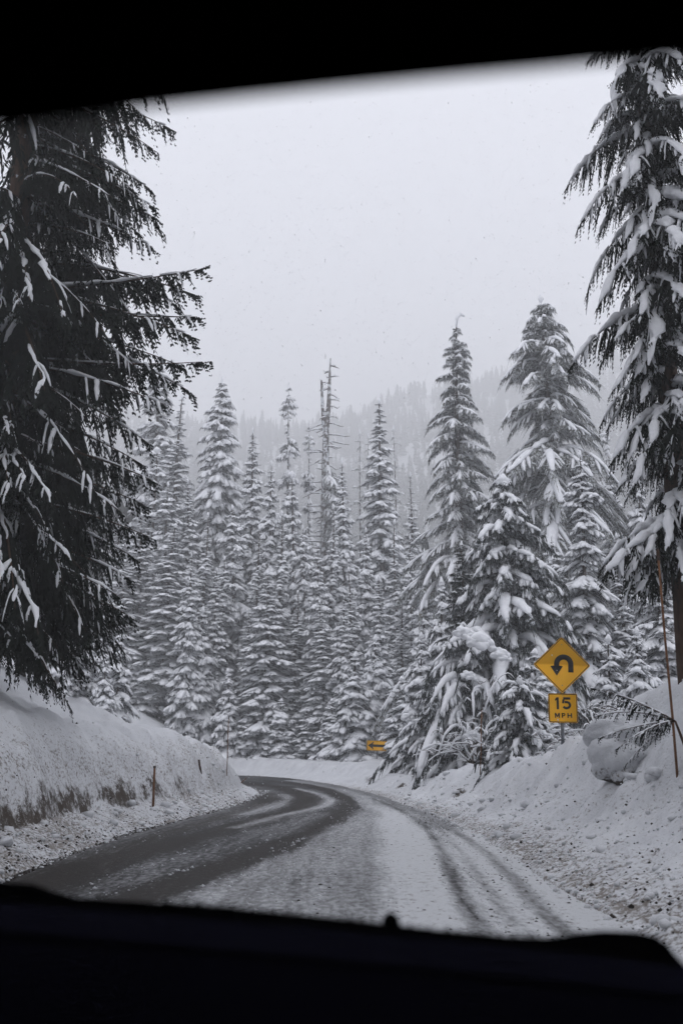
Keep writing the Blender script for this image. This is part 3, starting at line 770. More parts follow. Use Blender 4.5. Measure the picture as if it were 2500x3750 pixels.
PROTO = {
 'arch_small': dict(p=conifer(11, 5, 2.4, tkey='arch', droop=.45, spacing=.27, per=6, shape=.55, arch=.22, jag=.45, crown0=.06, topsnow=.22, width=.95, r0=.09, gaps=.12), m='needle_mid'),
 'fir_a': dict(p=conifer(1, 26, 2.3, tkey='fir', droop=.38, spacing=.60, per=6, jag=.25), m='needle_mid'),
 'fir_b': dict(p=conifer(2, 26, 2.7, tkey='firb', droop=.48, spacing=.66, per=6, jag=.28), m='needle_mid'),
 'fir_c': dict(p=conifer(3, 26, 2.0, tkey='fir', droop=.55, spacing=.60, per=6, crown0=.12, jag=.3), m='needle_mid'),
 'fir_d': dict(p=conifer(12, 26, 2.5, tkey='firb', droop=.62, spacing=.62, per=6, jag=.42, gaps=.10, shape=.6), m='needle_mid'),
 'fir_e': dict(p=conifer(13, 26, 2.2, tkey='fir', droop=.30, spacing=.56, per=6, jag=.35, shape=.95, gaps=.06, wob=.008), m='needle_mid'),
 'fir_wide': dict(p=conifer(4, 26, 4.0, tkey='fir', droop=.52, spacing=.60, per=7, shape=.62, arch=.08, jag=.2), m='needle_mid'),
 'fir_lump': dict(p=conifer(5, 20, 2.2, tkey='lump', droop=.40, spacing=.70, per=5, jag=.4, topsnow=.35), m='needle_mid'),
 'fir_dark': dict(p=conifer(6, 16, 2.6, tkey='dark', droop=.22, spacing=.42, per=6, jag=.25, uplift=.2), m='needle_dark'),
 'fir_tuft': dict(p=conifer(7, 26, 2.4, tkey='fir', droop=.42, spacing=.62, per=5, gaps=.42, jag=.35, shape=.45, crown0=.3), m='needle_grey'),
 'fir_bare': dict(p=conifer(8, 24, 1.3, tkey='bare', droop=.15, spacing=.8, per=4, gaps=.3, jag=.45, shape=.3, crown0=.3, topsnow=.2, r0=.2), m='needle_grey'),
 'young': dict(p=conifer(9, 8, 1.35, tkey='firb', droop=.50, spacing=.36, per=6, jag=.25, topsnow=.16, width=1.1), m='needle_mid'),
 'young_b': dict(p=conifer(10, 8, 1.25, tkey='lump', droop=.55, spacing=.45, per=5, jag=.3, topsnow=.2, crown0=.2), m='needle_mid'),
}
for k, q in PROTO.items():
    q['me'] = {}
    for part, (v, f) in q['p'].items():
        mat = {'trunk': M['bark_snowy'] if 'bare' in k or 'tuft' in k else M['bark'], 'crown': M[q['m']], 'snow': M['tsnow']}[part]
        q['me'][part] = mesh_data(part, v, f, mat, smooth=(part != 'crown'))
        q['H'] = q['p']['trunk'][0][:, 2].max()
print('protos', round(time.time() - T0, 1), {k: sum(len(m.polygons) for m in q['me'].values()) for k, q in PROTO.items()})

def plant(kind, x, ytop, D, hw, label, name='fir_tree', cat='fir tree', group=None, rot=None, X=None, H=None):
    """x,ytop: photo pixel of the top; D distance; hw: half width px of the crown low down"""
    if kind in ('fir_a', 'fir_b', 'fir_c') and (int(x) // 7) % 2: kind = {'fir_a': 'fir_e', 'fir_b': 'fir_d', 'fir_c': 'fir_d'}[kind]
    top = at(x, ytop, D); q = PROTO[kind]
    gz_ = tz(top[0], D)
    h = top[2] - gz_; s = h / q['H']
    R0 = {'fir_a': 2.3, 'fir_b': 2.7, 'fir_c': 2.0, 'fir_d': 2.5, 'fir_e': 2.2, 'fir_wide': 4.0, 'fir_lump': 2.2, 'fir_dark': 2.6, 'fir_tuft': 2.4, 'fir_bare': 1.3, 'young': 1.35, 'young_b': 1.25, 'arch_small': 2.4}[kind] * 1.12
    sxy = (hw * 1.16 / FPX * D) / R0
    e = empty(name, (top[0], D, gz_), label, cat, group)
    for part, nm in (('trunk', 'trunk'), ('crown', 'crown'), ('snow', 'snow')):
        o = bpy.data.objects.new(nm, q['me'][part]); link(o); o.parent = e
    for o in e.children:
        if o.name.split('.')[0] != 'trunk': o['kind'] = 'stuff'
    e.scale = (sxy, sxy, s)
    e.rotation_euler = (float(RNG.normal(0, .012)), float(RNG.normal(0, .014)), rot if rot is not None else float(RNG.uniform(0, 6.28)))
    return e
G = 'snow-laden firs beyond the bend'
FOREST = [
 # kind, x, ytop, D, hw, label
 ('fir_wide', 812, 1385, 112, 150, 'broad tall fir with a bent snowy tip, highest left of the dead snag'),
 ('fir_a', 925, 1565, 108, 95, 'fir just right of the broad bent-tipped fir, its top half as high'),
 ('fir_tuft', 1056, 1412, 118, 70, 'sparse gappy fir standing directly left of the double-topped dead snag'),
 ('fir_tuft', 1138, 1545, 118, 48, 'thin ragged fir squeezed in against the left side of the dead snag'),
 ('fir_b', 985, 1690, 104, 95, 'dense fir in front of the gappy fir, with a pointed grey top'),
 ('fir_lump', 1085, 1725, 102, 90, 'fir capped with round snow balls below the dead snag'),
 ('fir_a', 1275, 1685, 100, 85, 'narrow fir with a clean pointed top just right of the dead snag'),
 ('fir_c', 1405, 1458, 108, 115, 'tall dense dark fir at the middle of the forest, right of the bare poles'),
 ('fir_bare', 1315, 1575, 116, 36, 'bare snowy pole tree, left one of the pair right of the snag'),
 ('fir_bare', 1347, 1590, 120, 28, 'bare snowy pole tree, right one of the pair right of the snag'),
 ('fir_bare', 1457, 1562, 118, 34, 'bare pole tree hugging the right side of the tall dense middle fir'),
 ('fir_b', 600, 1300, 118, 130, 'hazy fir whose tip peeks over the left foreground hemlock branch'),
 ('fir_a', 655, 1445, 112, 120, 'grey fir seen just below the lowest left hemlock branch tip'),
 ('fir_lump', 575, 1640, 106, 110, 'snow-balled fir hard against the left foreground hemlock, upper one'),
 ('fir_b', 610, 1770, 102, 115, 'fir in the row behind the bare-stemmed roadside fir on the left'),
 ('fir_c', 705, 1760, 104, 80, 'slim fir in the dip between the grey fir and the broad bent-tipped fir'),
 ('fir_b', 875, 1855, 98, 105, 'fir in the second row below the fir right of the bent-tipped one'),
 ('fir_a', 765, 1880, 96, 90, 'slim fir in the second row, below the broad bent-tipped fir'),
 ('fir_a', 1032, 1870, 92, 85, 'spire-shaped fir in the second row under the round-capped fir'),
 ('fir_c', 1130, 1925, 94, 75, 'narrow striped-looking fir in the second row below the dead snag'),
 ('fir_b', 1165, 1990, 90, 90, 'fir of the second row with dark drooping right side below the snag'),
 ('fir_a', 1215, 1850, 96, 80, 'fir in the second row below the clean pointed fir'),
 ('fir_b', 1330, 1930, 94, 85, 'fir of the second row below the pair of bare poles'),
 ('fir_a', 1440, 1905, 92, 90, 'fir in the second row below the tall dense middle fir'),
 ('fir_b', 1545, 2010, 84, 80, 'fir in front of the tall hemlock with its foot behind the bank'),
 ('fir_a', 1500, 1960, 90, 70, 'slim fir left of the tall droopy hemlock, half hidden'),
 ('fir_c', 620, 1920, 95, 125, 'tall fir with bare lower stem standing on the left snow slope'),
 ('fir_a', 520, 1880, 97, 110, 'fir behind the left foreground hemlock, its right side showing'),
 ('fir_b', 455, 2050, 95, 100, 'fir in the gap under the left foreground hemlock'),
 ('young', 735, 2225, 91, 90, 'young fir with a snowy cap on the lower edge of the left slope'),
 ('fir_a', 800, 2080, 92, 75, 'slim fir right behind the young snowy-capped fir'),
 ('fir_b', 700, 2030, 90, 75, 'slim fir left behind the young snowy-capped fir'),
 ('fir_b', 985, 2090, 89, 130, 'big front-row fir behind the far snow bank, left of the arrow sign'),
 ('fir_a', 915, 2230, 92, 70, 'small front-row fir left of the big front-row fir'),
 ('fir_a', 1090, 2160, 89.5, 95, 'front-row fir with a dark right flank behind the far bank'),
 ('fir_c', 1180, 2200, 88, 85, 'front-row fir whose long right branches hang towards the bank'),
 ('young', 1300, 2390, 74, 100, 'low front-row fir just left of the yellow arrow sign'),
 ('young', 1380, 2330, 78, 85, 'front-row fir rising directly behind the yellow arrow sign'),
 ('fir_a', 1390, 2110, 84, 80, 'taller fir two rows behind the yellow arrow sign'),
 ('fir_b', 1250, 2180, 86, 70, 'fir between the hanging-branched fir and the low fir by the arrow sign'),
 ('young_b', 1470, 2480, 62, 85, 'small fir just right of the yellow arrow sign'),
 ('fir_a', 1480, 2200, 72, 80, 'fir right of the arrow sign, standing in the second row'),
 ('young', 845, 2450, 88, 60, 'small fir low in the dark gap right of the young snowy-capped fir'),
 ('young', 385, 2400, 52, 62, 'little snowy fir standing on the left snow slope crest'),
 ('young_b', 440, 2280, 54, 75, 'mushroom-capped young fir behind the little one on the left slope'),
 ('fir_b', 320, 2120, 55, 90, 'fir behind the left foreground hemlock trunk'),
 ('young', 200, 2300, 53, 110, 'young fir glimpsed low behind the left hemlock trunk'),
 ('fir_e', 855, 1700, 116, 85, 'fir filling the dip right behind the second tree from the bent-tipped fir'),
 ('fir_d', 1235, 1760, 108, 85, 'fir showing between the snag and the clean pointed fir'),
 ('fir_b', 1365, 1770, 112, 80, 'fir rising between the bare poles and the tall dense middle fir'),
 ('fir_e', 1500, 1730, 112, 80, 'fir right of the tall dense middle fir, behind the tall hemlock'),
 ('fir_d', 755, 1700, 118, 90, 'fir tucked under the left flank of the bent-tipped fir'),
 ('fir_e', 960, 1930, 94, 85, 'fir of the second row, left of the spire-shaped one'),
 ('fir_d', 830, 2040, 94, 85, 'fir of the third row behind the small front-row firs on the left'),
 ('fir_e', 1285, 2080, 90, 80, 'fir of the third row above the low fir by the arrow sign'),
 ('fir_d', 670, 2200, 96, 80, 'fir low beside the young snowy-capped fir, on its left'),
 ('fir_d', 2130, 1900, 56, 110, 'fir peeking out right above the diamond sign'),
 ('fir_e', 2420, 1800, 52, 120, 'fir behind the trunk of the right hemlock'),
 ('young', 545, 2370, 94, 75, 'young fir low on the left slope, left of the bare-stemmed fir'),
 ('fir_a', 450, 1900, 104, 95, 'fir glimpsed between the left hemlock boughs and the slope'),
 ('young', 1030, 2560, 87, 75, 'small fir low behind the far bank, right of the big front-row fir'),
 ('young_b', 1125, 2590, 87, 70, 'small clumpy fir low behind the far bank, under the dark-flanked fir'),
 ('young', 1215, 2560, 85, 70, 'small fir low behind the far bank, left of the low arrow-sign fir'),
 ('young', 905, 2590, 88, 60, 'small fir where the far bank meets the left slope'),
 # right half
 ('fir_tuft', 2190, 1525, 82, 55, 'slim hazy fir in the gap right of the tall ragged old hemlock'),
 ('fir_a', 2240, 1650, 66, 100, 'grey fir behind the right foreground hemlock, upper one'),
 ('fir_b', 2330, 1640, 60, 110, 'fir seen through the right foreground hemlock branches'),
 ('fir_b', 2110, 1648, 47, 135, 'sturdy snow-clumped fir right behind the yellow diamond sign'),
 ('fir_a', 2250, 1960, 48, 105, 'fir to the right of the sturdy snow-clumped fir'),
 ('fir_b', 2390, 2010, 42, 130, 'fir behind the tall brown stake on the right'),
 ('fir_c', 2010, 1960, 58, 100, 'slim fir between the arching hemlock and the snow-clumped fir'),
 ('fir_dark', 1792, 1850, 46, 120, 'dark green fir with little snow behind the arching hemlock, taller one'),
 ('fir_dark', 1690, 1985, 48, 125, 'dark green fir with little snow left of the arching hemlock'),
 ('young', 1600, 2120, 56, 95, 'fir between the tall hemlock foot and the dark firs'),
 ('young', 1530, 2320, 54, 90, 'bushy fir low in front of the dark green firs'),
 ('young_b', 2220, 2330, 34, 95, 'snow-loaded young fir right of the diamond sign'),
 ('young', 2330, 2300, 32, 100, 'young fir low behind the tall brown stake'),
 ('young', 1960, 2380, 34, 115, 'young fir directly left behind the diamond sign'),
 ('arch_small', 1715, 2290, 41, 215, 'wide low fir with arching white boughs before the roadside hemlock'),
 ('arch_small', 1590, 2520, 50, 150, 'wide low fir reaching left towards the arrow sign'),
 ('arch_small', 1905, 2480, 31, 150, 'wide low fir with thick snowy boughs left of the sign post'),
 ('fir_dark', 190, 950, 28, 260, 'dark fir whose snow-caked trunk stands on the left bank crest'),
]
for i, (k, x, yt, D, hw, lab) in enumerate(FOREST):
    nm = {'fir_bare': 'dead_tree'}.get(k, 'young_fir' if 'young' in k else 'fir_tree')
    ct = {'dead_tree': 'dead tree', 'young_fir': 'young fir'}.get(nm, 'fir tree')
    gp = {'dead_tree': 'bare dead poles in the forest', 'young_fir': 'young firs at the forest edge'}.get(nm, G)
    plant(k, x, yt, D, hw, lab, nm, ct, gp)

# second growth filling the forest behind (mostly hidden trunks between the named firs)
def unique_tree(name, label, parts, x, ytop, D, mats, cat, rot=0, group=None, Hproto=None):
    top = at(x, ytop, D); g = tz(top[0], D); s = (top[2] - g) / Hproto
    e = empty(name, (top[0], D, g), label, cat, group); e.scale = (s, s, s); e.rotation_euler = (0, 0, rot)
    for part, (v, f) in parts.items():
        mesh_obj(part, v, f, mats[part], e, smooth=(part != 'crown'))
    return e
stdm = lambda m, b='bark': {'trunk': M[b], 'crown': M[m], 'snow': M['tsnow'], 'branch': M['bark_snowy'], 'leader': M[b]}
# tall droopy hemlock with a nodding tip
p = conifer(31, 30, 4.2, tkey='hem', droop=.52, spacing=.62, per=7, shape=.80, arch=.15, jag=.28, gaps=.08, lean=(.4, 0), crown0=.10, topsnow=.0, width=.85, wob=.004, r0=.42)
b = Buf(); b.add(*p['snow']); nod = np.array([(.35,0,29.2),(.42,0,29.9),(.65,0,30.2),(.95,0,30.05)]); b.add(*tube(nod, [.06, .13, .14, .05], 6)); p['snow'] = b.arrays()
unique_tree('tall_hemlock', 'tall grey-green hemlock with sparse tiered drooping branches and a nodding tip', p, 1650, 1160, 70, stdm('needle_grey'), 'hemlock', 0, 'tall hemlocks above the forest', 30)
# old thick-crowned hemlock
p = conifer(32, 30, 4.4, tkey='old', droop=.72, spacing=.60, per=7, shape=.48, arch=.18, jag=.50, gaps=.10, crown0=.12, topsnow=.2, width=.95, r0=.5)
unique_tree('old_hemlock', 'old hemlock with a thick ragged crown, tallest tree right of centre', p, 1985, 1085, 62, stdm('needle_grey'), 'hemlock', 2.9, 'tall hemlocks above the forest', 30)
# arching roadside hemlock
p = conifer(33, 11, 3.1, tkey='arch', droop=.46, spacing=.33, per=7, shape=.66, arch=.20, jag=.28, crown0=.12, topsnow=.3, width=.95, r0=.16)
unique_tree('roadside_hemlock', 'snow-capped hemlock with long arching white branches left of the diamond sign', p, 1838, 1745, 42, stdm('needle_mid'), 'hemlock', .4, None, 11)
# double-topped dead snag
rng = np.random.default_rng(34)
tb = Buf(); bb = Buf(); sb = Buf()
P = np.array([(0,0,-.8),(0,0,10),(.05,0,20),(.1,0,26),(.35,0,28.5),(.5,0,33)], float)
tb.tube(P, [.55,.46,.36,.28,.20,.05], 8)
lb = Buf(); P2 = np.array([(.1,0,25.6),(-.15,0,27),(-.3,0,30.6),(-.35,0,30.9)], float); lb.tube(P2, [.22,.17,.11,.06], 7)
for z in np.linspace(14, 32.3, 34):
    for s in rng.choice([-1, 1], 2, replace=True):
        L = rng.uniform(.3, 1.3) * (1.7 if z < 27 else .9); y = rng.uniform(-1, 1) * L * .6
        x0 = np.interp(z, P[:, 2], P[:, 0]); kk = rng.uniform(-.5, .25)
        pts = np.array([(x0,0,z),(x0+s*L*.45,y*.5,z+kk*.3*L),(x0+s*L*.8,y*.8,z+kk*L*.7-.05),(x0+s*L,y,z+kk*L+rng.uniform(-.3,.3))])
        bb.tube(pts, [.07,.055,.035,.015], 5)
        if rng.random() < .75:
            q = pts.copy(); q[:, 2] += .05; sb.tube(q[:3], [.03,.08,.05], 5)
tv = build_crown(TPL['hem'], *(lambda n: (
    np.stack([np.full(n, .1), np.zeros(n), np.linspace(8, 23, n)], 1),
    np.stack([.1 + np.cos(np.linspace(0, 60, n) % 3.14 - 1.4) * 2.2 * np.linspace(1.3, .45, n), np.sin(np.linspace(0, 60, n)) * 1.6, np.linspace(8, 23, n) - 1.6], 1),
    np.full(n, .3)))(70), rng, width=.9)
sb.add(*tv[1]); tb.add([(0,0,33),( .06,0,33),(.03,0,33.6)], [(0,1,2)])
e = unique_tree('dead_snag', 'tall double-topped dead snag with bare stubby branches above the forest', {'trunk': tb.arrays(), 'leader': lb.arrays(), 'branch': bb.arrays(), 'crown': tv[0], 'snow': sb.arrays()}, 1190, 1302, 110, stdm('needle_grey', 'bark_snowy'), 'dead tree', 0, 'bare dead poles in the forest', 33.3)
print('forest', round(time.time() - T0, 1))

# ------------------------------------------------------------------ hidden filler rows and ridge forest (far wood = one mass)
def far_tree(rng, nl=7, k=5):
    V = []; F = []; n = 0
    for i in range(nl):
        t = i / nl; z1 = 1 - t * .92 + .02; z0 = z1 - .16 - .03 * rng.random(); r = (.035 + .15 * t ** .8) * rng.uniform(.75, 1.2)
        a0 = rng.uniform(0, 6)
        V.append((0, 0, z1)); c = n; n += 1; ring = []
        for j in range(k * 2):
            rr = r * (1.0 if j % 2 == 0 else .55) * rng.uniform(.75, 1.2); a = a0 + j * pi / k
            V.append((cos(a) * rr, sin(a) * rr, z0 + rng.uniform(-.03, .03) + (.03 if j % 2 else 0))); ring.append(n); n += 1
        for j in range(len(ring)): F.append((c, ring[j], ring[(j + 1) % len(ring)]))
    return np.array(V), np.array(F)
rng = np.random.default_rng(50)
FT = [far_tree(rng) for _ in range(6)]
def bake_forest(name, pts, hts, wds, label):
    which = rng.integers(0, len(FT), len(pts)); vs_, fs_ = [], []; n = 0
    for k, (v, f) in enumerate(FT):
        m = np.where(which == k)[0]
        if len(m) == 0: continue
        a = rng.uniform(0, 6.28, len(m)); c, s = np.cos(a), np.sin(a)
        x = (v[None, :, 0] * c[:, None] - v[None, :, 1] * s[:, None]) * wds[m, None]; y = (v[None, :, 0] * s[:, None] + v[None, :, 1] * c[:, None]) * wds[m, None]
        z = v[None, :, 2] * hts[m, None]
        P = np.stack([x, y, z], -1) + pts[m][:, None, :]
        fs_.append((f[None] + (np.arange(len(m)) * len(v))[:, None, None]).reshape(-1, 3) + n); vs_.append(P.reshape(-1, 3)); n += len(m) * len(v)
    o = mesh_obj(name, np.concatenate(vs_), np.concatenate(fs_), M['far'])
    tag(o, label, kind='stuff'); return o
n = 5400
R = 190 + 880 * rng.random(n) ** .72; az = rng.uniform(-radians(27), radians(27), n)
x = R * np.sin(az); y = R * np.cos(az); z = terrain(x, y)[0]
h = rng.uniform(12, 22, n) * np.where(R < 330, .75, 1.0); h = np.where(rng.random(n) < .05, h * 1.4, h)
bake_forest('ridge_forest', np.stack([x, y, z - .5], 1), h, h * rng.uniform(1.1, 1.6, n), 'hazy conifer forest covering the far ridge')
# a dense row of the forest on the near rise
n = 210
x = rng.uniform(-48, 52, n); y = rng.uniform(112, 150, n); z = terrain(x, y)[0]
h = rng.uniform(13, 20, n)
bake_forest('forest_depth', np.stack([x, y, z - .5], 1), h, h * .8, 'shadowy mass of firs filling the gaps behind the front firs')

# ------------------------------------------------------------------ foreground hemlocks (left and right)
def hero_branch(rng, n2=26, drape=.30, snow=1.0, fingers=9, fine=1.0):
    """detailed drooping spray. branch space: x along, z hangs down"""
    fol = Buf(); sn = Buf(); wd = Buf()
    t = np.linspace(0, 1, 9); wd.add(*tube(np.stack([t, 0 * t, 0 * t], 1), .012 * (1 - t) + .002, 4))
    FV = []
    def needles(curve, w, s):
        m = len(curve)
        for i in range(m):
            ll = w * .30 * (1.1 - s[i] * .75) * rng.uniform(.6, 1.25) + .008
            for sd in (-1, 1):
                dirv = np.array([.55 * sd * rng.uniform(.5, 1.2) + .15, rng.normal(0, .40), -.95]); dirv /= np.linalg.norm(dirv)
                wv = np.cross(dirv, rng.normal(0, 1, 3)); wv /= np.linalg.norm(wv) + 1e-9
                ww = .0040 + .0022 * rng.random()
                a = curve[i]; tip = a + dirv * ll; mid = a + dirv * ll * .4
                FV.append(np.array([a - wv * ww * .3, mid + wv * ww * 1.5, tip]))
                FV.append(np.array([a + wv * ww * .5, mid - wv * ww * 1.5, tip]))
    for side in (-1, 1):
        for t0 in np.linspace(.08, 1.0, n2):
            t0 = t0 + rng.normal(0, .022)
            w = drape * (.40 + .85 * sin(pi * min(1, max(0, t0) * 1.02) ** .8)) * rng.uniform(.25, 1.35) * (1.12 - .65 * t0) + .02
            lat = rng.uniform(.05, .55); dn = rng.uniform(.7, 1.15); fw = rng.uniform(.15, .5)
            end = np.array([w * fw, side * w * lat, -w * dn])
            m = max(4, int(8.5 * fine * (w / drape + .2)))
            s = np.linspace(.04, 1, m); curve = np.stack([t0 + end[0] * s ** .7, end[1] * s ** .6, end[2] * s ** 1.2], 1)
            curve[:, :2] += np.cumsum(rng.normal(0, .0025, (m, 2)), 0)
            FV.append(np.array([[t0, 0, .002], curve[m // 2] + [.003, 0, 0], curve[-1]]))
            needles(curve, w, s)
            if rng.random() < .28 * snow:
                nn = 6; ss = np.linspace(0, rng.uniform(.5, .9), nn); P = np.stack([t0 + end[0] * ss ** .7, end[1] * ss ** .6, end[2] * ss ** 1.2 + .008], 1)
                rr = np.array([.5, 1, .8, 1.0, .7, .3]) * rng.uniform(.007, .016); sn.add(*rope(P, rr * 1.2, rr, rr * .6, 5))
    # feathery tip
    for k in range(5):
        w = .10; yy = rng.normal(0, .03); ss = np.linspace(0, 1, 6); curve = np.stack([.97 + ss * .07 + 0 * ss, yy * ss, -.05 * ss ** 2 * (k * .5)], 1); needles(curve, w * .6, ss)
    V = np.concatenate(FV); fol.add(V, np.arange(len(V)).reshape(-1, 3))
    # thick snow pillow
    cur = rng.uniform(.05, .2)
    while cur < .93:
        ln = rng.uniform(.25, .7); b_ = min(.97, cur + ln); n = max(7, int((b_ - cur) * 40)); tt_ = np.linspace(cur, b_, n)
        n = max(8, int((b_ - cur) * 34)); tt_ = np.linspace(cur, b_, n)
        pr = np.sin(pi * (np.arange(n) + .6) / (n + .2)) ** .45
        nz = vnoise(tt_ * 17 + rng.uniform(0, 99), 0 * tt_, 5)
        r = ((.013 + .034 * nz) if snow < .8 else (.022 + .020 * nz)) * pr * snow * (1.15 - .5 * tt_)
        P = np.stack([tt_, (vnoise(tt_ * 9, 0 * tt_ + 3, 8) - .5) * .04, .006 + 0 * tt_], 1)
        Vr, Fr = rope(P, r * 1.45, r * 1.15, r * .55, 7)
        ang_ = np.tile(np.arange(7) * 2.3, n); cc = np.repeat(P, 7, 0); wob = .72 + .62 * vnoise(np.repeat(tt_, 7) * 38, ang_, 15)
        Vr = cc + (Vr - cc) * wob[:, None]; Vr[:, 2] -= np.where((Vr - cc)[:, 2] < 0, 0, 0)
        sn.add(Vr, Fr)
        for k in range(rng.integers(1, 4)):
            tq = rng.uniform(cur, b_); side = rng.choice([-1, 1]); w = drape * rng.uniform(.25, .75)
            nn = 6; ss = np.linspace(0, 1, nn)
            P = np.stack([tq + ss * w * .35, side * ss ** .7 * w * .35, .004 - ss ** 1.4 * w * .85], 1)
            r = np.array([.7, 1, .95, .9, .65, .25]) * rng.uniform(.75, 1.25, nn) * rng.uniform(.009, .020) * snow
            sn.add(*rope(P, r * 1.25, r, r * .6, 5))
        cur = b_ + (rng.uniform(.0, .05) if snow > .8 else rng.uniform(.02, .4))
    return fol.arrays(), sn.arrays(), wd.arrays()
r_ = np.random.default_rng(77)
HB = [hero_branch(r_, snow=1.45, drape=.25, n2=24) for _ in range(6)]
HBS = [hero_branch(r_, snow=.50, drape=.24, n2=26) for _ in range(5)]
HBX = [hero_branch(r_, snow=.30, drape=.26, n2=28) for _ in range(4)]
print('hero tpl', round(time.time() - T0, 1), [len(h[0][1]) for h in HB], [len(h[1][1]) for h in HB])
def hero_tree(name, label, base, H, r0, specs, tpls, rng, trunk_lean=(0, 0), cat='hemlock', group=None, mat='needle_near', bark='bark_near', fill=None):
    """specs: list of (B,T,arch,width)"""
    e = empty(name, base, label, cat, group)
    tp, tr = trunk_geo(H, r0, rng, trunk_lean, .003, 24, 12)
    tr_v = tr[0].copy(); tr_v += (rng.random(tr_v.shape) - .5) * r0 * .10
    mesh_obj('trunk', tr_v, tr[1], M[bark], e, smooth=True)
    cb, sb, wb = Buf(), Buf(), Buf()
    base = np.array(base)
    for k, tpl in enumerate(tpls):
        S = [s for i, s in enumerate(specs) if i % len(tpls) == k]
        if not S: continue
        B = np.array([s[0] for s in S]) - base; T = np.array([s[1] for s in S]) - base
        A = np.array([s[2] for s in S]); W = np.array([s[3] for s in S])
        L = np.linalg.norm(T - B, axis=1)
        for buf, g in ((cb, tpl[0]), (sb, tpl[1]), (wb, tpl[2])):
            buf.add(*place(g, B, T, A, W, rng.normal(0, .0, len(S))))
    mesh_obj('crown', *cb.arrays(), M[mat], e)
    mesh_obj('snow', *sb.arrays(), M['tsnow'], e, smooth=True)
    mesh_obj('branch', *wb.arrays(), M[bark], e, smooth=True)
    return e
rng = np.random.default_rng(88)
# left hemlock, 16 m away, trunk just outside the left edge of the photograph
DL = 21.0; bx = at(-70, 2400, DL)[0]; bz = tz(bx, DL)
specs = []
tips = [  # photo pixel of tip, pixel y of base at trunk, depth offset
 (622, 470, 300, .3, .35), (560, 545, 330, -.2, .35), (548, 690, 480, .4, .35), (565, 760, 560, -.6, .3), (575, 800, 640, .5, .3), (560, 905, 740, 0, .35),
 (742, 985, 1060, -.3, -.20), (715, 1080, 960, .1, .45), (722, 1160, 1130, .3, -.12), (700, 1230, 1060, -.5, .35), (742, 1325, 1300, -.2, -.25), (690, 1430, 1200, .6, .5), (650, 1120, 900, .4, .5),
 (640, 1330, 1180, .9, .3), (600, 1480, 1330, -.6, .3), (540, 1620, 1380, .2, .45), (520, 1700, 1500, .8, .35), (560, 1760, 1600, -.4, .3), (530, 1850, 1690, .4, .3), (545, 1965, 1820, -.3, .3),
 (490, 2040, 1860, .5, .35), (475, 2120, 1950, 0, .35), (480, 2260, 2050, -.6, .3), (400, 2290, 2120, .4, .3), (430, 2180, 2000, -1.0, .3)]
for (tx, ty, by, dz, ar) in tips:
    Tp = at(tx, ty, DL + dz); Bp = at(60, by, DL); Bp = np.array([bx, DL, Bp[2]])
    L = np.linalg.norm(Tp - Bp); specs.append((Bp, Tp, ar * .5, np.clip(3.6 / L, .6, 1.1)))
for z in np.concatenate([np.arange(bz + .9, bz + 4.5, .10), np.arange(bz + 2.3, bz + 20.5, .108)]):
    a = rng.uniform(-1.9, 1.2) if rng.random() < .8 else rng.uniform(0, 2 * pi)
    L = 3.9 * rng.uniform(.45, 1.0)
    c = cos(a)
    if c > .35: L *= .85
    if z < bz + 3: L = min(L, 1.2 + .75 * (z - bz))
    specs.append((np.array([bx, DL, z + L * .15]), np.array([bx + c * L, DL + sin(a) * L, z - L * rng.uniform(.15, 1.0)]), rng.uniform(.05, .5), rng.uniform(.75, 1.1)))
left_h = hero_tree('left_hemlock'[5:], 'huge dark hemlock on the left bank, branches reaching over the sky', (bx, DL, bz), 27, .42, specs, HBX[:2] + HBS + HBX[2:], rng, group='hemlocks framing the road')
# right hemlock
DR = 17.5; bx = at(2490, 2000, DR)[0]; bz = tz(bx, DR)
specs = []
tips = [
 (2150, 225, 190, .2, .25), (2235, 390, 230, -.3, .45), (2300, 330, 250, .5, .3), (2075, 680, 480, 0, .45), (2130, 640, 420, .4, .45), (2120, 825, 640, -.3, .5), (2190, 860, 700, .6, .4),
 (2150, 1060, 800, .2, .55), (2190, 1120, 900, -.5, .5), (2260, 1180, 960, .3, .4), (2090, 1340, 1130, -.1, .45), (2200, 1330, 1110, .4, .4), (2330, 1380, 1190, -.6, .3),
 (2225, 1560, 1420, .2, .3), (2240, 1690, 1510, -.4, .40), (2300, 1640, 1490, .5, .3), (2215, 2100, 1930, -.8, .25), (2290, 1830, 1700, .3, .3), (2200, 2080, 1900, .1, .3), (2300, 2160, 2010, -.5, .3), (2360, 1900, 1800, .4, .3), (2340, 2230, 2060, .3, .25),
 (2280, 700, 560, -.9, .4), (2330, 940, 780, -.8, .4), (2370, 560, 420, .9, .3), (2400, 1250, 1100, -1.1, .35)]
for (tx, ty, by, dz, ar) in tips:
    Tp = at(tx, ty, DR + dz); Bp = np.array([bx, DR, at(2478, by, DR)[2]])
    L = np.linalg.norm(Tp - Bp); specs.append((Bp, Tp, ar * .75, np.clip(2.6 / L, .7, 1.5)))
for z in np.arange(bz + 1.6, bz + 20, .115):
    a = rng.uniform(3.4, 5.6) if rng.random() < .75 else rng.uniform(0, 2 * pi); L = 2.1 * rng.uniform(.5, 1.0); c = cos(a)
    if c < -.3: L *= .70
    specs.append((np.array([bx, DR, z + .3]), np.array([bx + c * L, DR + sin(a) * L, z - L * rng.uniform(.3, .7)]), rng.uniform(.15, .45), rng.uniform(.9, 1.3)))
hero_tree('hemlock', 'dark hemlock on the right bank with thick snow pillows on drooping branches', (bx, DR, bz), 23, .22, specs, HB, rng, group='hemlocks framing the road')
print('heroes', round(time.time() - T0, 1))

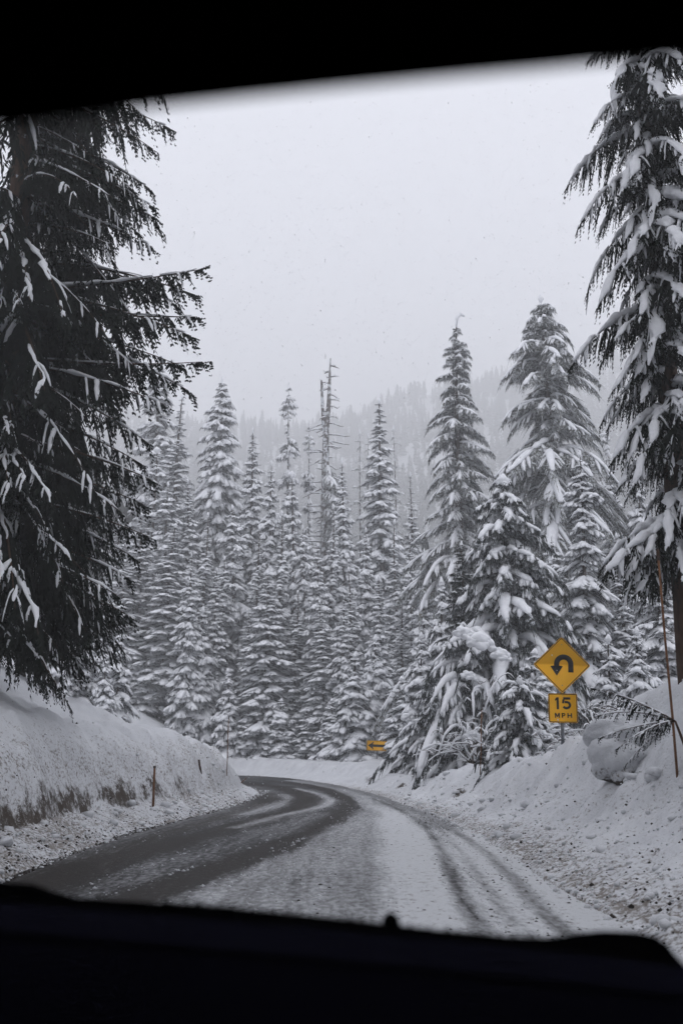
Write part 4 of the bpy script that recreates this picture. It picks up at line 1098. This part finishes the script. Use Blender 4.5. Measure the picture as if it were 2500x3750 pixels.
for i, (x_, y_, h_) in enumerate([(-13, -1, 32), (-9, -9, 28), (-13, -16, 33), (-9, -24, 30), (-7, -36, 30), (13, -1, 30), (9, -9, 28), (12, -12, 33), (8, -20, 30), (11, -30, 32), (-17, 4, 30), (17, 3, 32), (0, -58, 34), (5, -48, 33), (9, -40, 32), (2, -66, 34), (5.5, -32, 31), (-14, -36, 32), (-18, -6, 34), (17, -20, 34)]):  # unseen firs added to shade the near road and banks
    q = PROTO[['fir_wide', 'fir_b', 'fir_a'][i % 3]]; z_ = tz(x_, y_)
    e = empty('fir_tree', (x_, y_, z_), 'tall unseen fir added beside or behind the car for shade', 'fir tree', 'unseen shade firs added around the car'); e.scale = (1.35, 1.35, h_ / q['H']); e.rotation_euler = (0, 0, i * 1.3)
    for part_ in ('trunk', 'crown', 'snow'):
        o = bpy.data.objects.new(part_, q['me'][part_]); link(o); o.parent = e

# ------------------------------------------------------------------ shrubs and bent sapling
def shrub(name, label, base, spread, H, n, rng, cat='shrub', snow=1.0, group=None, lumps=()):
    e = empty(name, base, label, cat, group); wb, sb, cb = Buf(), Buf(), Buf()
    def arc(p0, d, L, rise, fall, m=9):
        t = np.linspace(0, 1, m); P = p0 + np.outer(t * L, d)
        P[:, 2] += rise * np.sin(t * pi * .62) - fall * t ** 3; P += np.cumsum(rng.normal(0, .030 * L, P.shape), 0); return P
    for i in range(n):
        a = rng.uniform(0, 2 * pi); d = np.array([cos(a), sin(a) * .8, 0]); L = spread * rng.uniform(.5, 1.1); h = H * rng.uniform(.15, .75)
        P = arc(np.array([0, 0, rng.uniform(-.2, .3) * H]), d, L, h, h * rng.uniform(0, .6)); r = .03 * np.linspace(1, .2, len(P)); wb.tube(P, r, 5)
        q = P[2:].copy(); q[:, 2] += .03; m = len(q); rr = rng.uniform(.04, .075) * np.sin(pi * (np.arange(m) + .6) / (m + .3)) ** .5 * (.6 + .8 * rng.random(m)) * snow
        sb.tube(q, rr * .8, 6)
        for k in range(rng.integers(5, 9)):
            j = rng.integers(2, len(P) - 1); b = a + rng.choice([-1, 1]) * rng.uniform(.4, 1.1); dd = np.array([cos(b), sin(b), rng.uniform(-.1, .4)])
            Q = arc(P[j], dd, L * rng.uniform(.2, .45), h * .12, h * rng.uniform(.0, .3), 6); wb.tube(Q, .012 * np.linspace(1, .3, 6), 4)
            q2 = Q[1:].copy(); q2[:, 2] += .02; sb.tube(q2, rng.uniform(.018, .04) * snow * np.array([.7, 1, .9, .8, .3]), 5)
            for u_ in range(5):
                jj = rng.integers(1, 6); s = Q[jj]; en = s + rng.normal(0, .16, 3) + [0, 0, -.06]; cb.add([s - [0, 0, .008], s + [0, 0, .008], en], [(0, 1, 2)])
    lumps = [(lx + dx_ * lr, ly + dy_ * lr, lz + dz_ * lr, lr * k_) for (lx, ly, lz, lr) in lumps for dx_, dy_, dz_, k_ in ((0, 0, 0, .8), (.75, .1, -.35, .6), (-.7, -.1, -.3, .6), (.2, -.3, -.7, .55), (-.35, .2, .35, .45), (1.2, 0, -.9, .4))]
    for (lx, ly, lz, lr) in lumps:
        V_, F_ = IV, IF
        for _ in range(2):
            # subdivide the icosahedron
            ed = {}; Vl = [tuple(v) for v in V_]; nf = []
            def mid(a, b):
                k_ = (min(a, b), max(a, b))
                if k_ not in ed: m_ = (np.array(Vl[a]) + np.array(Vl[b])) / 2; m_ /= np.linalg.norm(m_); Vl.append(tuple(m_)); ed[k_] = len(Vl) - 1
                return ed[k_]
            for a, b, c in F_:
                ab, bc, ca = mid(a, b), mid(b, c), mid(c, a); nf += [(a, ab, ca), (b, bc, ab), (c, ca, bc), (ab, bc, ca)]
            V_, F_ = np.array(Vl), np.array(nf)
        nz = vnoise(V_[:, 0] * 1.6 + lx * 9, V_[:, 1] * 1.6 + V_[:, 2] * 2.1 + lz, 6)
        W = V_ * (lr * (.62 + .7 * nz))[:, None] * [1.25, 1, .85] + [lx, ly, lz]; sb.add(W, F_)
    mesh_obj('branch', *wb.arrays(), M['bark'], e, smooth=True); mesh_obj('snow', *sb.arrays(), M['tsnow'], e, smooth=True); mesh_obj('twigs', *cb.arrays(), M['bark'], e)
    return e
rng = np.random.default_rng(91)
def gpt(x, D): X = (x - 1250) / FPX * D * 1.0; return (X, D, tz(X, D))
GB = 'snow-loaded bushes below the hemlocks'
b0 = gpt(1730, 38)
shrub('snowy_bush', 'large bush with big snow lumps at its top, below the roadside hemlock', b0, 2.1, 3.4, 14, rng, group=GB,
      lumps=[(at(1755, 2340, 38)[0] - b0[0], 0, at(1755, 2340, 38)[2] - b0[2], .38), (at(1700, 2310, 38)[0] - b0[0], .1, at(1700, 2310, 38)[2] - b0[2], .30), (at(1830, 2390, 38)[0] - b0[0], 0, at(1830, 2390, 38)[2] - b0[2], .27), (at(1708, 2470, 38)[0] - b0[0], -.3, at(1708, 2470, 38)[2] - b0[2], .20), (at(1720, 2690, 38)[0] - b0[0], -.5, at(1720, 2690, 38)[2] - b0[2], .24)])
b0 = gpt(1575, 48)
shrub('snowy_bush', 'low bush with a long white branch reaching left towards the arrow sign', b0, 1.9, 2.0, 9, rng, group=GB, lumps=[(at(1490, 2625, 48)[0] - b0[0], 0, at(1490, 2625, 48)[2] - b0[2], .22)])
b0 = gpt(1900, 31)
shrub('snowy_bush', 'tangled bush of thick snowy boughs between the arching hemlock and the sign post', b0, 1.9, 1.7, 14, rng, group=GB)
b0 = gpt(2170, 27)
shrub('snowy_bush', 'fine-twigged frosted bush right behind the post of the diamond sign', b0, 1.4, 2.0, 18, rng, group=GB, snow=.7)
b0 = gpt(2360, 24)
shrub('snowy_bush', 'frosted bush on the crest behind the bent sapling', b0, 1.3, 1.3, 16, rng, group=GB, snow=.8)

# bent fir sapling hanging over the right bank
rng = np.random.default_rng(95)
Bp = at(2470, 2640, 14.2); basep = np.array([Bp[0] + .2, 14.2, tz(Bp[0] + .2, 14.2) - .1])
SB = [hero_branch(rng, n2=11, drape=.22, snow=.7, fine=.55) for _ in range(3)]
specs = [(Bp, at(tx, ty, 14.2 + dz), ar, w) for tx, ty, dz, ar, w in [(2170, 2520, -.2, .05, .8), (2190, 2620, .1, .08, .8), (2200, 2700, -.1, .04, .75), (2260, 2740, -.3, .06, .8), (2290, 2800, .1, .05, .7), (2330, 2700, -.4, .05, .8), (2200, 2570, .3, .1, .7)]]
e = empty('fir_sapling', basep, 'bent fir sapling drooping over the right snow bank beside the tall stake', 'sapling')
cb, sb, wb = Buf(), Buf(), Buf()
for i, s in enumerate(specs):
    tpl = SB[i % 3]
    for buf, g in ((cb, tpl[0]), (sb, tpl[1]), (wb, tpl[2])):
        buf.add(*place(g, np.array([s[0] - basep]), np.array([s[1] - basep]), np.array([s[2]]), np.array([s[3]])))
wb.tube(np.array([(0, 0, 0), (-.05, 0, .3), Bp - basep]), [.03, .025, .015], 6)
mesh_obj('crown', *cb.arrays(), M['needle_near'], e); mesh_obj('snow', *sb.arrays(), M['tsnow'], e, smooth=True); mesh_obj('trunk', *wb.arrays(), M['bark_near'], e, smooth=True)
# rounded lump of snow under the sapling
def subdiv_ico(k):
    V_, F_ = IV, IF
    for _ in range(k):
        ed = {}; Vl = [tuple(v) for v in V_]; nf = []
        def mid(a, b):
            k_ = (min(a, b), max(a, b))
            if k_ not in ed: m_ = (np.array(Vl[a]) + np.array(Vl[b])) / 2; m_ /= np.linalg.norm(m_); Vl.append(tuple(m_)); ed[k_] = len(Vl) - 1
            return ed[k_]
        for a, b, c in F_:
            ab, bc, ca = mid(a, b), mid(b, c), mid(c, a); nf += [(a, ab, ca), (b, bc, ab), (c, ca, bc), (ab, bc, ca)]
        V_, F_ = np.array(Vl), np.array(nf)
    return V_, F_
sv, sf = subdiv_ico(3)
c0 = at(2265, 2745, 16.9)
BV, BF, nb_ = [], [], 0
for (lx, ly, lz, lr, sd_) in ((0, 0, 0, .50, 1), (.34, .1, .24, .42, 2), (-.20, .05, .24, .34, 3), (.44, .15, -.12, .46, 4), (-.02, -.02, -.26, .36, 5), (.75, .2, .05, .5, 6)):
    nz = vnoise(sv[:, 0] * 2.1 + sd_ * 7, sv[:, 1] * 2 + sv[:, 2] * 2.3, 6); nz2 = vnoise(sv[:, 0] * 8 + sd_, sv[:, 2] * 8 + sv[:, 1] * 7, 9)
    BV.append(sv * (lr * (.62 + .62 * nz + .10 * nz2))[:, None] * [1.0, .9, .85] + [lx, ly, lz]); BF.append(sf + nb_); nb_ += len(sv)
BV = np.concatenate(BV); BF = np.concatenate(BF)
o = mesh_obj('snow_boulder', BV, BF, M['snow'], smooth=True, attrs={'dirt': np.where(BV[:, 2] < -.3, .45, .08), 'soil': np.where(BV[:, 2] < -.48, .7, 0.)})  # shade on the lump's underside is put into the colour by these masks
o.location = c0; tag(o, 'big rounded lump of snow bulging from the right bank under the sapling', 'snow lump')

# ------------------------------------------------------------------ SIGNS
def ribbon(pts, w):
    """outline of a constant-width stroke along pts (2D)"""
    P = np.array(pts, float); d = np.gradient(P, axis=0)
    seg = np.diff(P, axis=0); seg /= np.linalg.norm(seg, axis=1)[:, None]
    nrm = np.stack([-seg[:, 1], seg[:, 0]], 1)
    nv = np.concatenate([nrm[:1], (nrm[:-1] + nrm[1:]) / 2, nrm[-1:]]); sc_ = (nv ** 2).sum(1); nv = nv / np.maximum(sc_, .35)[:, None]
    a = P + nv * w / 2; b = P - nv * w / 2
    return a, b
def ribbon_add(buf, pts, w, off, h=.002):
    a, b = ribbon(pts, w); n = len(a)
    V = [(p[0], off, p[1]) for p in a] + [(p[0], off, p[1]) for p in b] + [(p[0], off + h, p[1]) for p in a] + [(p[0], off + h, p[1]) for p in b]
    F = []
    for i in range(n - 1):
        F += [(i, i + 1, n + i + 1), (i, n + i + 1, n + i), (2*n+i, 3*n+i, 3*n+i+1), (2*n+i, 3*n+i+1, 2*n+i+1), (i, 2*n+i, 2*n+i+1), (i, 2*n+i+1, i+1), (n+i, n+i+1, 3*n+i+1), (n+i, 3*n+i+1, 3*n+i)]
    buf.add(V, F)
def rrect(w, h, r, n=5):
    P = []
    for cx, cz, a0 in ((w/2-r, h/2-r, 0), (-w/2+r, h/2-r, pi/2), (-w/2+r, -h/2+r, pi), (w/2-r, -h/2+r, 3*pi/2)):
        for i in range(n + 1): a = a0 + i * pi / 2 / n; P.append((cx + r * cos(a), cz + r * sin(a)))
    return np.array(P)
def frame_add(buf, outer, inner, off, h=.002):
    n = len(outer)
    V = [(p[0], off, p[1]) for p in outer] + [(p[0], off, p[1]) for p in inner] + [(p[0], off+h, p[1]) for p in outer] + [(p[0], off+h, p[1]) for p in inner]
    F = []
    for i in range(n):
        j = (i + 1) % n
        F += [(i, j, n+j), (i, n+j, n+i), (2*n+i, 3*n+j, 2*n+j), (2*n+i, 3*n+i, 3*n+j), (i, 2*n+i, 2*n+j), (i, 2*n+j, j), (n+i, n+j, 3*n+j), (n+i, 3*n+j, 3*n+i)]
    buf.add(V, F)
def rot2(P, a):
    P = np.array(P, float); return np.stack([P[:, 0]*cos(a) - P[:, 1]*sin(a), P[:, 0]*sin(a) + P[:, 1]*cos(a)], 1)
def emboss(buf): return buf.arrays()
# --- diamond hairpin sign with speed plaque
DS = 23.0
c = at(2056, 2435, DS); cp = at(2060, 2593, DS)
foot = np.array([at(2062, 2740, DS)[0], DS, tz(at(2062, 2740, DS)[0], DS)])
sg = empty('hairpin_sign', foot, 'yellow diamond hairpin curve sign with fifteen mph plaque on a steel post', 'road sign', 'yellow warning signs')
def part(name, V, F, mat, loc, parent, rotz=0.0, roll=0.0, smooth=False):
    o = mesh_obj(name, V, F, mat, parent, smooth=smooth); o.location = loc; o.rotation_euler = (0, roll, rotz); return o
b = Buf(); th = .003
# U-channel post
xt = c - foot; 
H_ = xt[2] + .55
prof = [(-.038, .012), (-.022, .012), (-.018, -.02), (.018, -.02), (.022, .012), (.038, .012), (.038, .016), (.020, .016), (.015, -.016), (-.015, -.016), (-.020, .016), (-.038, .016)]
V = []; n = len(prof)
tilt = (c[0] - foot[0]) / (c[2] - foot[2])
for z in (-.8, H_): V += [(p[0] + tilt * z, p[1] + .04, z) for p in prof]
F = [(i, (i+1) % n, n + (i+1) % n, n + i) for i in range(n)]
mesh_obj('post', V, F, M['galv'], sg)
S2 = .915
pl = Buf(); pl.prism(rot2(rrect(S2, S2, .045), pi/4), .004)
ox = dict(roll=radians(2.0), rotz=radians(-3))
panel = part('sign_panel', *pl.arrays(), M['yellow'], tuple(c - foot), sg, **ox)
bd = Buf(); frame_add(bd, rot2(rrect(S2-.035, S2-.035, .035), pi/4), rot2(rrect(S2-.066, S2-.066, .025), pi/4), -.002)
part('border', *bd.arrays(), M['black'], (0, 0, 0), panel)
ar = Buf(); w = .118; cx0, R1 = .040, .160
pts = [(cx0 + R1, -.165)] + [(cx0 + R1, .0)] + [(cx0 + R1 * cos(a), .02 + R1 * sin(a)) for a in np.linspace(.0, pi, 22)] + [(cx0 - R1, -.030)]
ribbon_add(ar, pts, w, -.0025)
ar.prism([(cx0 - R1 - .145, -.030), (cx0 - R1 - .055, -.020), (cx0 - R1 + .055, -.020), (cx0 - R1 + .140, -.030), (cx0 - R1, -.250)][::-1], .002, off=-.0025)
part('hairpin_arrow', *ar.arrays(), M['black'], (0, 0, 0), panel)
for z in (.465, -.465):
    bl = Buf(); a = np.linspace(0, 2*pi, 9)[:-1]; bl.prism([(.011*cos(q), z + .011*sin(q)) for q in a], .006, off=-.005)
    part('bolt', *bl.arrays(), M['bolt'], (0, 0, 0), panel)
pl = Buf(); PW = .655; pl.prism(rrect(PW, PW, .035), .004)
plaque = part('speed_plaque', *pl.arrays(), M['yellow'], tuple(cp - foot), sg, roll=radians(1.0), rotz=radians(-3))
bd = Buf(); frame_add(bd, rrect(PW-.018, PW-.018, .03), rrect(PW-.052, PW-.052, .02), -.002)
part('border', *bd.arrays(), M['black'], (0, 0, 0), plaque)
tx = Buf(); w = .052; z1, z0 = .240, -.028
ribbon_add(tx, [(-.115, z0), (-.115, z1)], w, -.0025)                     # 1
tx.prism([(-.137, z1), (-.175, z1 - .045), (-.175, z1 - .085), (-.137, z1 - .06)], .002, off=-.0025)
x5 = .085
ribbon_add(tx, [(x5 - .075, z1 - w*.5 + .002), (x5 + .085, z1 - w*.5 + .002)], w, -.0025)    # 5
ribbon_add(tx, [(x5 - .070, z1 - w + .004), (x5 - .078, z1 - .135)], w*.9, -.0028)
zc = .068; rx, rz = .078, .068
arc5 = [(x5 - .078, z1 - .118), (x5 - .045, z1 - .105)] + [(x5 - .005 + rx*cos(a), zc + rz*sin(a)) for a in np.linspace(radians(100), radians(-150), 20)]
ribbon_add(tx, arc5[1:], w, -.0025)
part('speed_number', *tx.arrays(), M['black'], (0, 0, 0), plaque)
tx = Buf(); w = .025; z1, z0 = -.110, -.218
def st(p, ww=w): ribbon_add(tx, p, ww, -.0025 - .0002 * (tx.n % 5))
m0 = -.175; st([(m0, z0), (m0, z1)]); st([(m0 + .085, z0), (m0 + .085, z1)]); st([(m0 + .004, z1), (m0 + .0425, z0 + .02)], w*.9); st([(m0 + .0425, z0 + .02), (m0 + .081, z1)], w*.9)
p0 = -.022; st([(p0, z0), (p0, z1)]); st([(p0, z1 - w/2), (p0 + .035, z1 - w/2)] + [(p0 + .035 + .022*cos(a), z1 - .034 + .0235*sin(a)) for a in np.linspace(radians(80), radians(-80), 9)] + [(p0, z1 - .0575)], w*.9)
h0 = .105; st([(h0, z0), (h0, z1)]); st([(h0 + .078, z0), (h0 + .078, z1)]); st([(h0, -.163), (h0 + .078, -.163)])
part('mph_lettering', *tx.arrays(), M['black'], (0, 0, 0), plaque)
for z in (.275, -.24):
    bl = Buf(); a = np.linspace(0, 2*pi, 9)[:-1]; bl.prism([(.010*cos(q), z + .010*sin(q)) for q in a], .006, off=-.006)
    part('bolt', *bl.arrays(), M['bolt'], (0, 0, 0), plaque)
# --- arrow sign
DA = 62.0; c = at(1379, 2731, DA); foot = np.array([c[0], DA, tz(c[0], DA)])
sg = empty('arrow_sign', foot, 'small yellow rectangular sign with a black arrow pointing left at the bend', 'road sign', 'yellow warning signs')
W_, H2 = 1.22, .61
pl = Buf(); pl.prism(rrect(W_, H2, .04), .004); panel = part('sign_panel', *pl.arrays(), M['yellow'], tuple(c - foot), sg, roll=radians(2.5), rotz=radians(-4))
bd = Buf(); frame_add(bd, rrect(W_-.03, H2-.03, .03), rrect(W_-.07, H2-.07, .02), -.002); part('border', *bd.arrays(), M['black'], (0, 0, 0), panel)
ar = Buf(); ar.prism([(-.53, 0), (-.17, .25), (-.24, .075), (.52, .075), (.52, -.075), (-.24, -.075), (-.17, -.25)][::-1], .002, off=-.0025)
part('left_arrow', *ar.arrays(), M['black'], (0, 0, 0), panel)
pb = Buf(); pb.box((-.035, .01, -1.0), (.035, .06, c[2] - foot[2] + .25)); mesh_obj('post', *pb.arrays(), M['galv'], sg)

# ------------------------------------------------------------------ snow stakes
def stake(name, label, top, base_px, r, mat, Y=None, h=None, k=8):
    if Y is None: b = hit(*base_px)
    else: b = at(*base_px, Y)
    t = at(*top, b[1] - .05)
    e = empty(name, tuple(b), label, 'stake', 'marker stakes along the road')
    d = t - b; P = np.array([-d * .12, d * .25, d * .6, d * .98]) + np.array([(0, 0, 0), (.006, 0, 0), (-.004, 0, 0), (0, 0, 0)]); bf = Buf(); bf.tube(P, [r, r, r * .92, r * .85], k)
    mesh_obj('shaft', *bf.arrays(), mat, e, smooth=True)
    c = Buf(); P = np.array([d * .95, d * 1.0]); c.tube(P, [r * 1.12, r * 1.05], k); mesh_obj('tip', *c.arrays(), M['stake_dark'], e, smooth=True)
    return e
stake('marker_stake', 'tall leaning reddish-brown stake in front of the right hemlock', (2406, 2012), (2478, 2845), .019, M['stake'])
stake('marker_stake', 'thin tall stake at the inner end of the left snow bank', (838, 2622), (830, 2840), .014, M['stake'])
stake('marker_stake', 'short weathered stake leaning at the foot of the left bank', (567, 2805), (560, 2962), .030, M['stake'])
stake('marker_stake', 'short dark stub poking from the face of the left bank', (729, 2782), (736, 2832), .035, M['stake_dark'])
stake('marker_stake', 'thin brown stake before the arching hemlock, right of the two on the outer bank', (1763, 2590), (1758, 2812), .016, M['stake'], Y=30.5)
stake('marker_stake', 'very thin pale stake, left of the two on the outer bank', (1600, 2680), (1592, 2845), .016, M['stake'], Y=44)
bq = hit(882, 2868, 30, 75)
bf = Buf(); pq = at(904, 2846, bq[1]); d = pq - bq; bf.tube(np.array([-d * .1, d * .4, d * .7 + [.02, 0, 0], d]), [.025, .022, .016, .008], 6)
o = mesh_obj('fallen_branch', *bf.arrays(), M['stake']); o.location = bq; tag(o, 'small broken branch leaning at the inner corner of the road', 'branch')

# ------------------------------------------------------------------ falling snow
rng = np.random.default_rng(99)
n = 34000
Y = 14 + 66 * rng.random(n) ** .6
X = (rng.random(n) - .5) * Y * 1.1; e1 = rng.uniform(-.16, .85, n); Z = EYE + Y * e1
g = terrain(X, Y)[0]; ok = (Z > g + .1) & (Z < 58)
X, Y, Z = X[ok], Y[ok], Z[ok]
szf = rng.uniform(.003, .009, len(X)) * (1 + .03 * Y)
M['flake'] = plain('snowflake', (.85, .86, .88), .9, 0.0)
_n = M['flake'].node_tree; _t = _n.nodes.new('ShaderNodeBsdfTranslucent'); _t.inputs[0].default_value = (.9, .9, .93, 1); _m = _n.nodes.new('ShaderNodeMixShader')
_m.inputs[0].default_value = .55; _n.links.new(_n.nodes['Principled BSDF'].outputs[0], _m.inputs[1]); _n.links.new(_t.outputs[0], _m.inputs[2]); _n.links.new(_m.outputs[0], _n.nodes['Material Output'].inputs['Surface'])
o = scatter('falling_snow', np.stack([X, Y, Z], 1), szf, (TV, TF), M['flake'], rng, squash=1.5)
tag(o, 'snowflakes falling through the air', kind='stuff')

# ------------------------------------------------------------------ CAR (we look out over its dashboard)
car = empty('car', (0, .3, 0), 'dark car interior: headliner above and black dashboard below the windscreen', 'car')
cl = np.array([0, .3, 0])
def sheet(name, rows, mat, thick=.0, smooth=True, parent=car):
    R_ = np.array(rows); nr, nc = R_.shape[:2]; V = R_.reshape(-1, 3) - cl; idx = np.arange(nr * nc).reshape(nr, nc)
    Fq = np.stack([idx[:-1, :-1], idx[:-1, 1:], idx[1:, 1:], idx[1:, :-1]], -1).reshape(-1, 4)
    o = mesh_obj(name, V, Fq, mat, parent, smooth=smooth)
    if thick:
        md = o.modifiers.new('thickness', 'SOLIDIFY'); md.thickness = thick; md.offset = 0
    return o
# header / headliner edge
hx = np.array([-10500, -6000, -1500, -800, -300, 0, 300, 600, 900, 1250, 1600, 2000, 2300, 2500, 2900, 3600, 4400, 6800], float)
hy = np.array([640, 600, 560, 500, 450, 425, 385, 345, 312, 276, 242, 206, 176, 158, 120, 60, 0, -120], float)
YH = .40
edge = np.array([at(x, y, YH - .10 * (x - 1250) / FPX * YH) for x, y in zip(hx, hy)])
r0_ = edge + [0, .035, .030]; r1 = edge.copy(); r2 = edge + [0, -.05, .018]; r3 = edge + [0, -.25, .07]; r4 = edge + [0, -1.2, .10]; r5 = edge + [0, -2.2, .05]
sheet('headliner', [r0_, r1, r2, r3, r4, r5], M['liner'], .012)
rt = [edge + [0, .05, .06], edge + [0, -.3, .12], edge + [0, -1.2, .16], edge + [0, -2.3, .10]]
sheet('roof', rt, M['paint'], .02)
# dashboard: far edge then rolls towards the viewer
dx = np.array([-2350, -1500, -600, 0, 120, 190, 280, 450, 700, 900, 1150, 1400, 1650, 1900, 2030, 2100, 2200, 2330, 2400, 2440, 2475, 2510, 2600, 2800, 3020], float)
dy = np.array([3160, 3180, 3210, 3228, 3236, 3262, 3286, 3298, 3312, 3330, 3356, 3384, 3412, 3436, 3436, 3418, 3408, 3412, 3428, 3456, 3500, 3536, 3560, 3590, 3620], float)
base_y = np.interp(dx, [-2350, 0, 1000, 2000, 3000, 4200], [3180, 3262, 3345, 3440, 3560, 3700])
def drow(yy, Y, lift=0): return np.array([at(x, y, Y - .18 * (x - 1250) / FPX) + [0, 0, lift] for x, y in zip(dx, yy)])
sheet('cowl', [drow(dy + 60, 1.40), drow(dy, 1.36), drow(np.maximum(dy + 6, base_y + 20), 1.28), drow(base_y + 48, 1.18)], M['dash_black'])
sheet('dashboard', [drow(base_y + 46, 1.19), drow(base_y + 42, 1.12), drow(base_y + 62, 1.04), drow(base_y + 100, 1.00), drow(base_y + 150, .97)], M['dash_sheen'])
sheet('dash_seam', [drow(base_y + 146, .99), drow(base_y + 178, .955)], M['dash_black'])
sheet('dash_panel', [drow(base_y + 172, .965), drow(base_y + 182, .94), drow(base_y + 420, .80), drow(base_y + 900, .66), drow(base_y + 1800, .55)], M['dash_panel'])
# sensor nub on the cowl
sv2, sf2 = subdiv_ico(2); nb = at(1430, 3386, 1.355)
mesh_obj('washer_nozzle', sv2 * [.012, .012, .015] + nb - cl, sf2, M['dash_black'], car, smooth=True)
# ragged rubber seal teeth along the windscreen foot
tb = Buf(); rr_ = np.random.default_rng(5)
for x in np.arange(600, 2060, 9):
    y = np.interp(x, dx, dy); hgt = rr_.uniform(0, 1) ** 3 * 22 + 3
    a = at(x - 5, y + 6, 1.362); b_ = at(x + 5, y + 6, 1.362); c_ = at(x, y - hgt, 1.362)
    tb.add(np.array([a, b_, c_, a + [0, .006, 0], b_ + [0, .006, 0], c_ + [0, .006, 0]]) - cl, [(0, 1, 2), (3, 5, 4), (0, 3, 4), (0, 4, 1), (1, 4, 5), (1, 5, 2), (2, 5, 3), (2, 3, 0)])
mesh_obj('rubber_seal', *tb.arrays(), M['dash_black'], car)
# windscreen
ws0 = np.array([at(x, y, 1.40 - .18 * (x - 1250) / FPX) for x, y in zip(dx, dy + 50)])
ws1 = np.array([[np.interp(p[0] * .55, edge[:, 0], edge[:, 0]), 0, 0] for p in ws0])
top = np.array([[np.interp(p[0] * .8, edge[:, 0], edge[:, 0]), np.interp(p[0] * .8, edge[:, 0], edge[:, 1]) + .045, np.interp(p[0] * .8, edge[:, 0], edge[:, 2]) + .034] for p in ws0])
sheet('windscreen', [ws0, ws0 * .5 + top * .5 + [0, .02, .02], top], M['glass'])
# body: hood, doors, pillars, rear, floor, wheels
def boxp(name, lo, hi, mat, parent=car):
    b = Buf(); b.box(lo, hi); V, F = b.arrays(); return mesh_obj(name, V - cl, F, mat, parent)
xl, xr = -1.35, .62
zt = 1.78
sheet('hood', [np.array([(xl, 1.42, 1.02), (-.4, 1.45, 1.07), (xr, 1.42, 1.02)]), np.array([(xl, 2.0, .98), (-.4, 2.05, 1.03), (xr, 2.0, .98)]), np.array([(xl + .1, 2.55, .86), (-.4, 2.62, .9), (xr - .1, 2.55, .86)]), np.array([(xl + .12, 2.62, .45), (-.4, 2.70, .45), (xr - .12, 2.62, .45)])], M['paint'], .02)
boxp('door', (xl - .06, -2.0, .35), (xl, 2.5, 1.02), M['paint']); boxp('door', (xr, -2.0, .35), (xr + .06, 2.5, 1.02), M['paint'])
boxp('side_window', (xl - .04, -2.0, 1.021), (xl - .03, .75, 1.75), M['paint']); boxp('side_window', (xr + .03, -2.0, 1.021), (xr + .04, .75, 1.75), M['paint'])
boxp('tailgate', (xl, -2.2, .35), (xr, -2.02, 1.80), M['paint'])
boxp('floor_pan', (xl + .01, -2.0, .30), (xr - .01, 2.5, .345), M['paint'])
def pillar(xa, xb, name='windscreen_pillar'):
    b = Buf(); b.tube(np.array([(xa, 1.42, 1.02), (xa * .5 + xb * .5, 1.0, 1.42), (xb, .55, 1.76)]) - cl, [.05, .045, .05], 8); mesh_obj(name, *b.arrays(), M['liner'], car, smooth=True)
pillar(xl + .0, xl + .12); pillar(xr, xr - .02)
for wx in (xl + .12, xr - .12):
    for wy in (-1.3, 1.75):
        b = Buf(); a = np.linspace(0, 2*pi, 25)[:-1]
        V = [(s, .34*cos(q), .34*sin(q)) for s in (-.11, .11) for q in a]; F = [(i, (i+1) % 24, 24 + (i+1) % 24, 24 + i) for i in range(24)]
        b.add(V, F); b.add(V, [(0, i, i+1, i+1) for i in range(1, 23)]); b.add(V, [(24, 24+i, 25+i, 25+i) for i in range(1, 23)])
        V, F = b.arrays(); keep = (F[:, 0] != F[:, 1]) & (F[:, 1] != F[:, 2]) & (F[:, 0] != F[:, 2])
        o = mesh_obj('wheel', V, F[keep], M['tyre'], car); o.location = (wx, wy - .3, .36)

for o in bpy.data.objects:
    if o.parent and o.type == 'MESH' and o.name.split('.')[0] in ('crown', 'snow', 'branch', 'twigs', 'rubber_seal'): o['kind'] = 'stuff'
# ------------------------------------------------------------------ HAZE (snow-filled air)
b = Buf(); b.box((-1480, -1480, -4), (1480, 1480, 640)); V, F = b.arrays()
m = bpy.data.materials.new('snowy_air'); m.use_nodes = True; nt = m.node_tree; nt.nodes.clear()
pv = nt.nodes.new('ShaderNodeVolumePrincipled'); pv.inputs['Color'].default_value = HAZE_ALBEDO
pv.inputs['Density'].default_value = HAZE; pv.inputs['Anisotropy'].default_value = 0.35
o_ = nt.nodes.new('ShaderNodeOutputMaterial'); nt.links.new(pv.outputs[0], o_.inputs['Volume'])
hz = mesh_obj('haze', V, F, m); tag(hz, 'pale snowy air fading the far ridge', kind='stuff')
tot = sum(len(me.loops) - 2 * len(me.polygons) for me in bpy.data.meshes)
open('/tmp/tris.txt','w').write(str(sum(len(o.data.polygons) for o in bpy.data.objects if o.type=='MESH'))+' inst, unique '+str(sum(len(m.loops) - 2 * len(m.polygons) for m in bpy.data.meshes))) if False else None
print('total tris (unique)', tot, 'time', round(time.time() - T0, 1))
